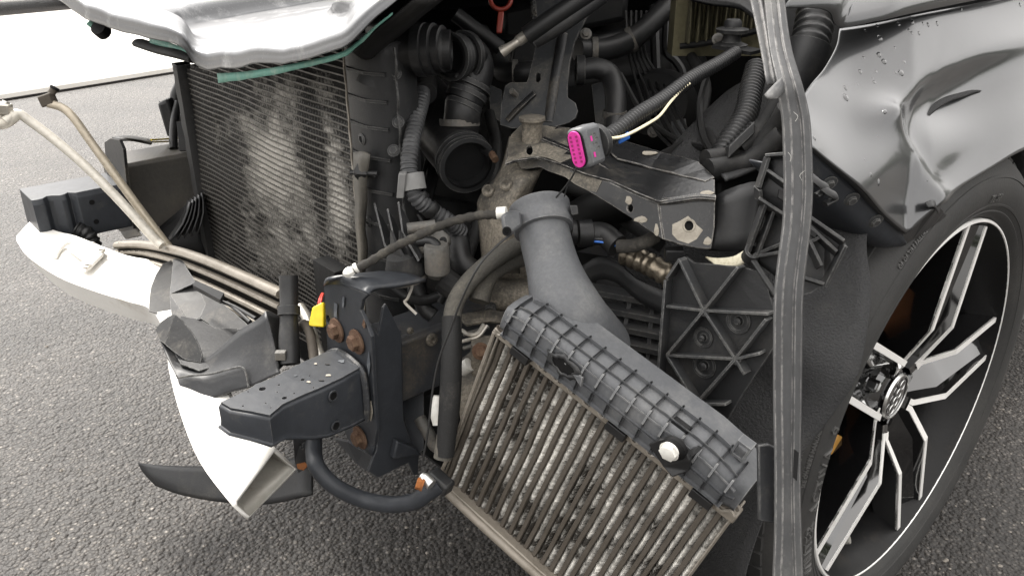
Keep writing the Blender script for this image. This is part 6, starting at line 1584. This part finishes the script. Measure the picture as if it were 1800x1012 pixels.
# ---- more of the bay: clamps, unions, brackets and wires
for x, y, d, ax_, r in ((1045, 89, 1.13, (1, 0, 0), .018), (1110, 70, 1.16, (1, 0, .5), .018), (1080, 200, 1.045, (0, 0, 1), .0155), (905, 127, 1.125, (1, 0, 0), .017), (808, 215, .992, (0, .2, 1), .0245), (846, 470, .945, (1, 0, -.6), .0152)):
    lathe('hose_clamp', [(r * .93, -.004), (r, -.004), (r, .004), (r * .93, .004)], D(x, y, d), Vector(ax_), MATS['cast'], car, seg=20, close=False)
plate('bay_bracket', DD((1040, 150, 1.2), (1075, 140, 1.2), (1085, 240, 1.18), (1050, 245, 1.18)), MATS['bracket_steel'], car, thick=.003)
plate('bay_bracket', DD((1180, 215, 1.1), (1205, 210, 1.1), (1212, 262, 1.08), (1185, 266, 1.08)), MATS['bracket_steel'], car, thick=.003)
plate('bay_bracket', DD((860, 150, 1.12), (882, 160, 1.12), (880, 215, 1.1), (862, 205, 1.1)), MATS['bracket_steel'], car, thick=.003)
for k in range(5):
    tube('loose_wire', DD((1100 + k * 9, 20, 1.22), (1105 + k * 7, 90, 1.2), (1120 + k * 12, 150, 1.16), (1150 + k * 14, 225, 1.08 - k * .01), (1190 + k * 12, 268, 1.0 - k * .01)), .0022, MATS['wire'], car, seg=6)
tube('wiring_loom', DD((1215, 100, 1.1), (1240, 150, 1.06), (1235, 210, 1.02), (1262, 270, .93)), .0075, MATS['tape_black'], car, seg=10)
tube('wiring_loom', DD((700, 200, 1.1), (745, 240, 1.08), (760, 300, 1.06), (750, 360, 1.03), (775, 420, 1.0)), .009, MATS['tape_black'], car, seg=10)
box('module_box', D(935, 95, 1.25), Vector((.03, 0, 0)), Vector((0, .02, 0)), Vector((.004, 0, .025)), MATS['plastic'], car, bevel=.004)
box('module_box', D(1110, 300, 1.0), Vector((.03, 0, -.006)), Vector((0, .02, 0)), Vector((.004, 0, .012)), MATS['plastic'], car, bevel=.004)
for x, y, d in ((1030, 60, 1.1), (988, 28, 1.1), (945, 20, 1.12), (1262, 70, 1.02), (1148, 232, 1.1)):
    hexbolt('bolt', D(x, y, d), -FW, .005, MATS['cast'], car)
# ================================================================ treeline off to the right, seen only mirrored in paint and rims
mat('leaf', (.045, .06, .025), rough=.7, spec=.2, bump=0)
rt = random.Random(21)
V, Fc = [], []
def leafq(p, s):
    u = Vector((rt.gauss(0, 1), rt.gauss(0, 1), rt.gauss(0, 1))).normalized(); w = u.cross(Vector((rt.gauss(0, 1), rt.gauss(0, 1), rt.gauss(0, 1)))).normalized()
    b = len(V); V.extend([p - u * s - w * s * .6, p + u * s - w * s * .6, p + u * s + w * s * .6, p - u * s + w * s * .6]); Fc.append((b, b + 1, b + 2, b + 3))
for k in range(60):
    az = R(48 + k * 2.5 + rt.uniform(-1., 1.)); d = rt.uniform(55, 66); h = rt.uniform(5.0, 10.0)
    c = Vector((math.sin(az) * d, math.cos(az) * d, 0)); w = h * rt.uniform(.24, .4)
    b = len(V)
    for i in range(6):
        a = i * math.pi / 3; V.extend([c + Vector((math.cos(a) * .25, math.sin(a) * .25, 0)), c + Vector((math.cos(a) * .1, math.sin(a) * .1, h * .7))])
    Fc.extend([(b + 2 * i, b + 2 * ((i + 1) % 6), b + 2 * ((i + 1) % 6) + 1, b + 2 * i + 1) for i in range(6)])
    for _ in range(320):
        t = rt.random(); rad_ = w * math.sin(math.pi * min(1, .12 + .88 * t) ** .8) * (rt.random() ** .5)
        a = rt.uniform(0, 6.283)
        leafq(c + Vector((math.cos(a) * rad_, math.sin(a) * rad_, h * (.12 + .88 * t))), rt.uniform(.25, .55))
wood = ob('far_woodland', V, Fc, 'leaf', None, smooth=0, fix=False)
wood['kind'] = 'stuff'; wood['label'] = 'dark treeline mirrored in the dented wing'; wood['category'] = 'woodland'
# ================================================================ dark car parked beyond the pale pavement
pc = thing('parked_car', Z(20, 14, 0) + Vector((-.6, 1.0, 0)), 'dark brown car parked beyond the pale pavement at the top left', 'car')
pb = Z(60, 18, 0) + en * .15; px_, py_ = ed, en
def PK(x, y, z): return pb + px_ * x + py_ * y + ZV * z
mat('brown_paint', (.055, .042, .032), rough=.25, coat=.8, bump=0, dust=(.09, .07, .05), damt=.3)
mat('dark_glass', (.01, .011, .012), rough=.05, bump=0)
prof_c = [(0, .16), (-.05, .30), (-.06, .55), (.0, .72), (.15, .84), (.45, .93), (.95, 1.02), (1.05, .5), (1.0, .16)]
V = []
xs = [(-2.2, .8), (-2.1, .97), (-1.0, 1.), (0, 1.), (1.2, 1.), (2.1, .97), (2.2, .8)]
for x, k in xs:
    for y, z in prof_c: V.append(PK(x, .9 + (y - .9) * (1 if k == 1 else .92), .16 + (z - .16) * k))
m_ = len(prof_c)
Fc = [(i * m_ + k, i * m_ + (k + 1) % m_, (i + 1) * m_ + (k + 1) % m_, (i + 1) * m_ + k) for i in range(len(xs) - 1) for k in range(m_)] + [tuple(range(m_)), tuple((len(xs) - 1) * m_ + k for k in range(m_))]
body = ob('body', V, Fc, 'brown_paint', pc, smooth=50)
V = []
for x, s_ in ((-1.1, 0), (-.6, 1), (.7, 1), (1.5, 0)):
    for y, z in ((.25, .92), (.42, 1.38), (1.6, 1.38), (1.75, .92)): V.append(PK(x, y if s_ else y, z if s_ else min(z, .95)))
ob('cabin', V, [(i * 4 + k, i * 4 + (k + 1) % 4, i * 4 + 4 + (k + 1) % 4, i * 4 + 4 + k) for i in range(3) for k in range(4)] + [(0, 1, 2, 3), (12, 13, 14, 15)], 'dark_glass', pc, smooth=30)
for x in (-1.35, 1.35):
    for y in (.08, 1.6):
        lathe('wheel', [(0, .09), (.14, .1), (.2, .09), (.21, .1), (.31, .1), (.32, .06), (.32, -.1), (0, -.1)], PK(x, y, .32), -py_, MATS['tyre_rubber'], pc, seg=32)
prism('sill', [PK(-1.0, -.02, .2), PK(1.0, -.02, .2), PK(1.0, -.02, .12), PK(-1.0, -.02, .12)], py_ * .1, MATS['plastic_dark'], pc)
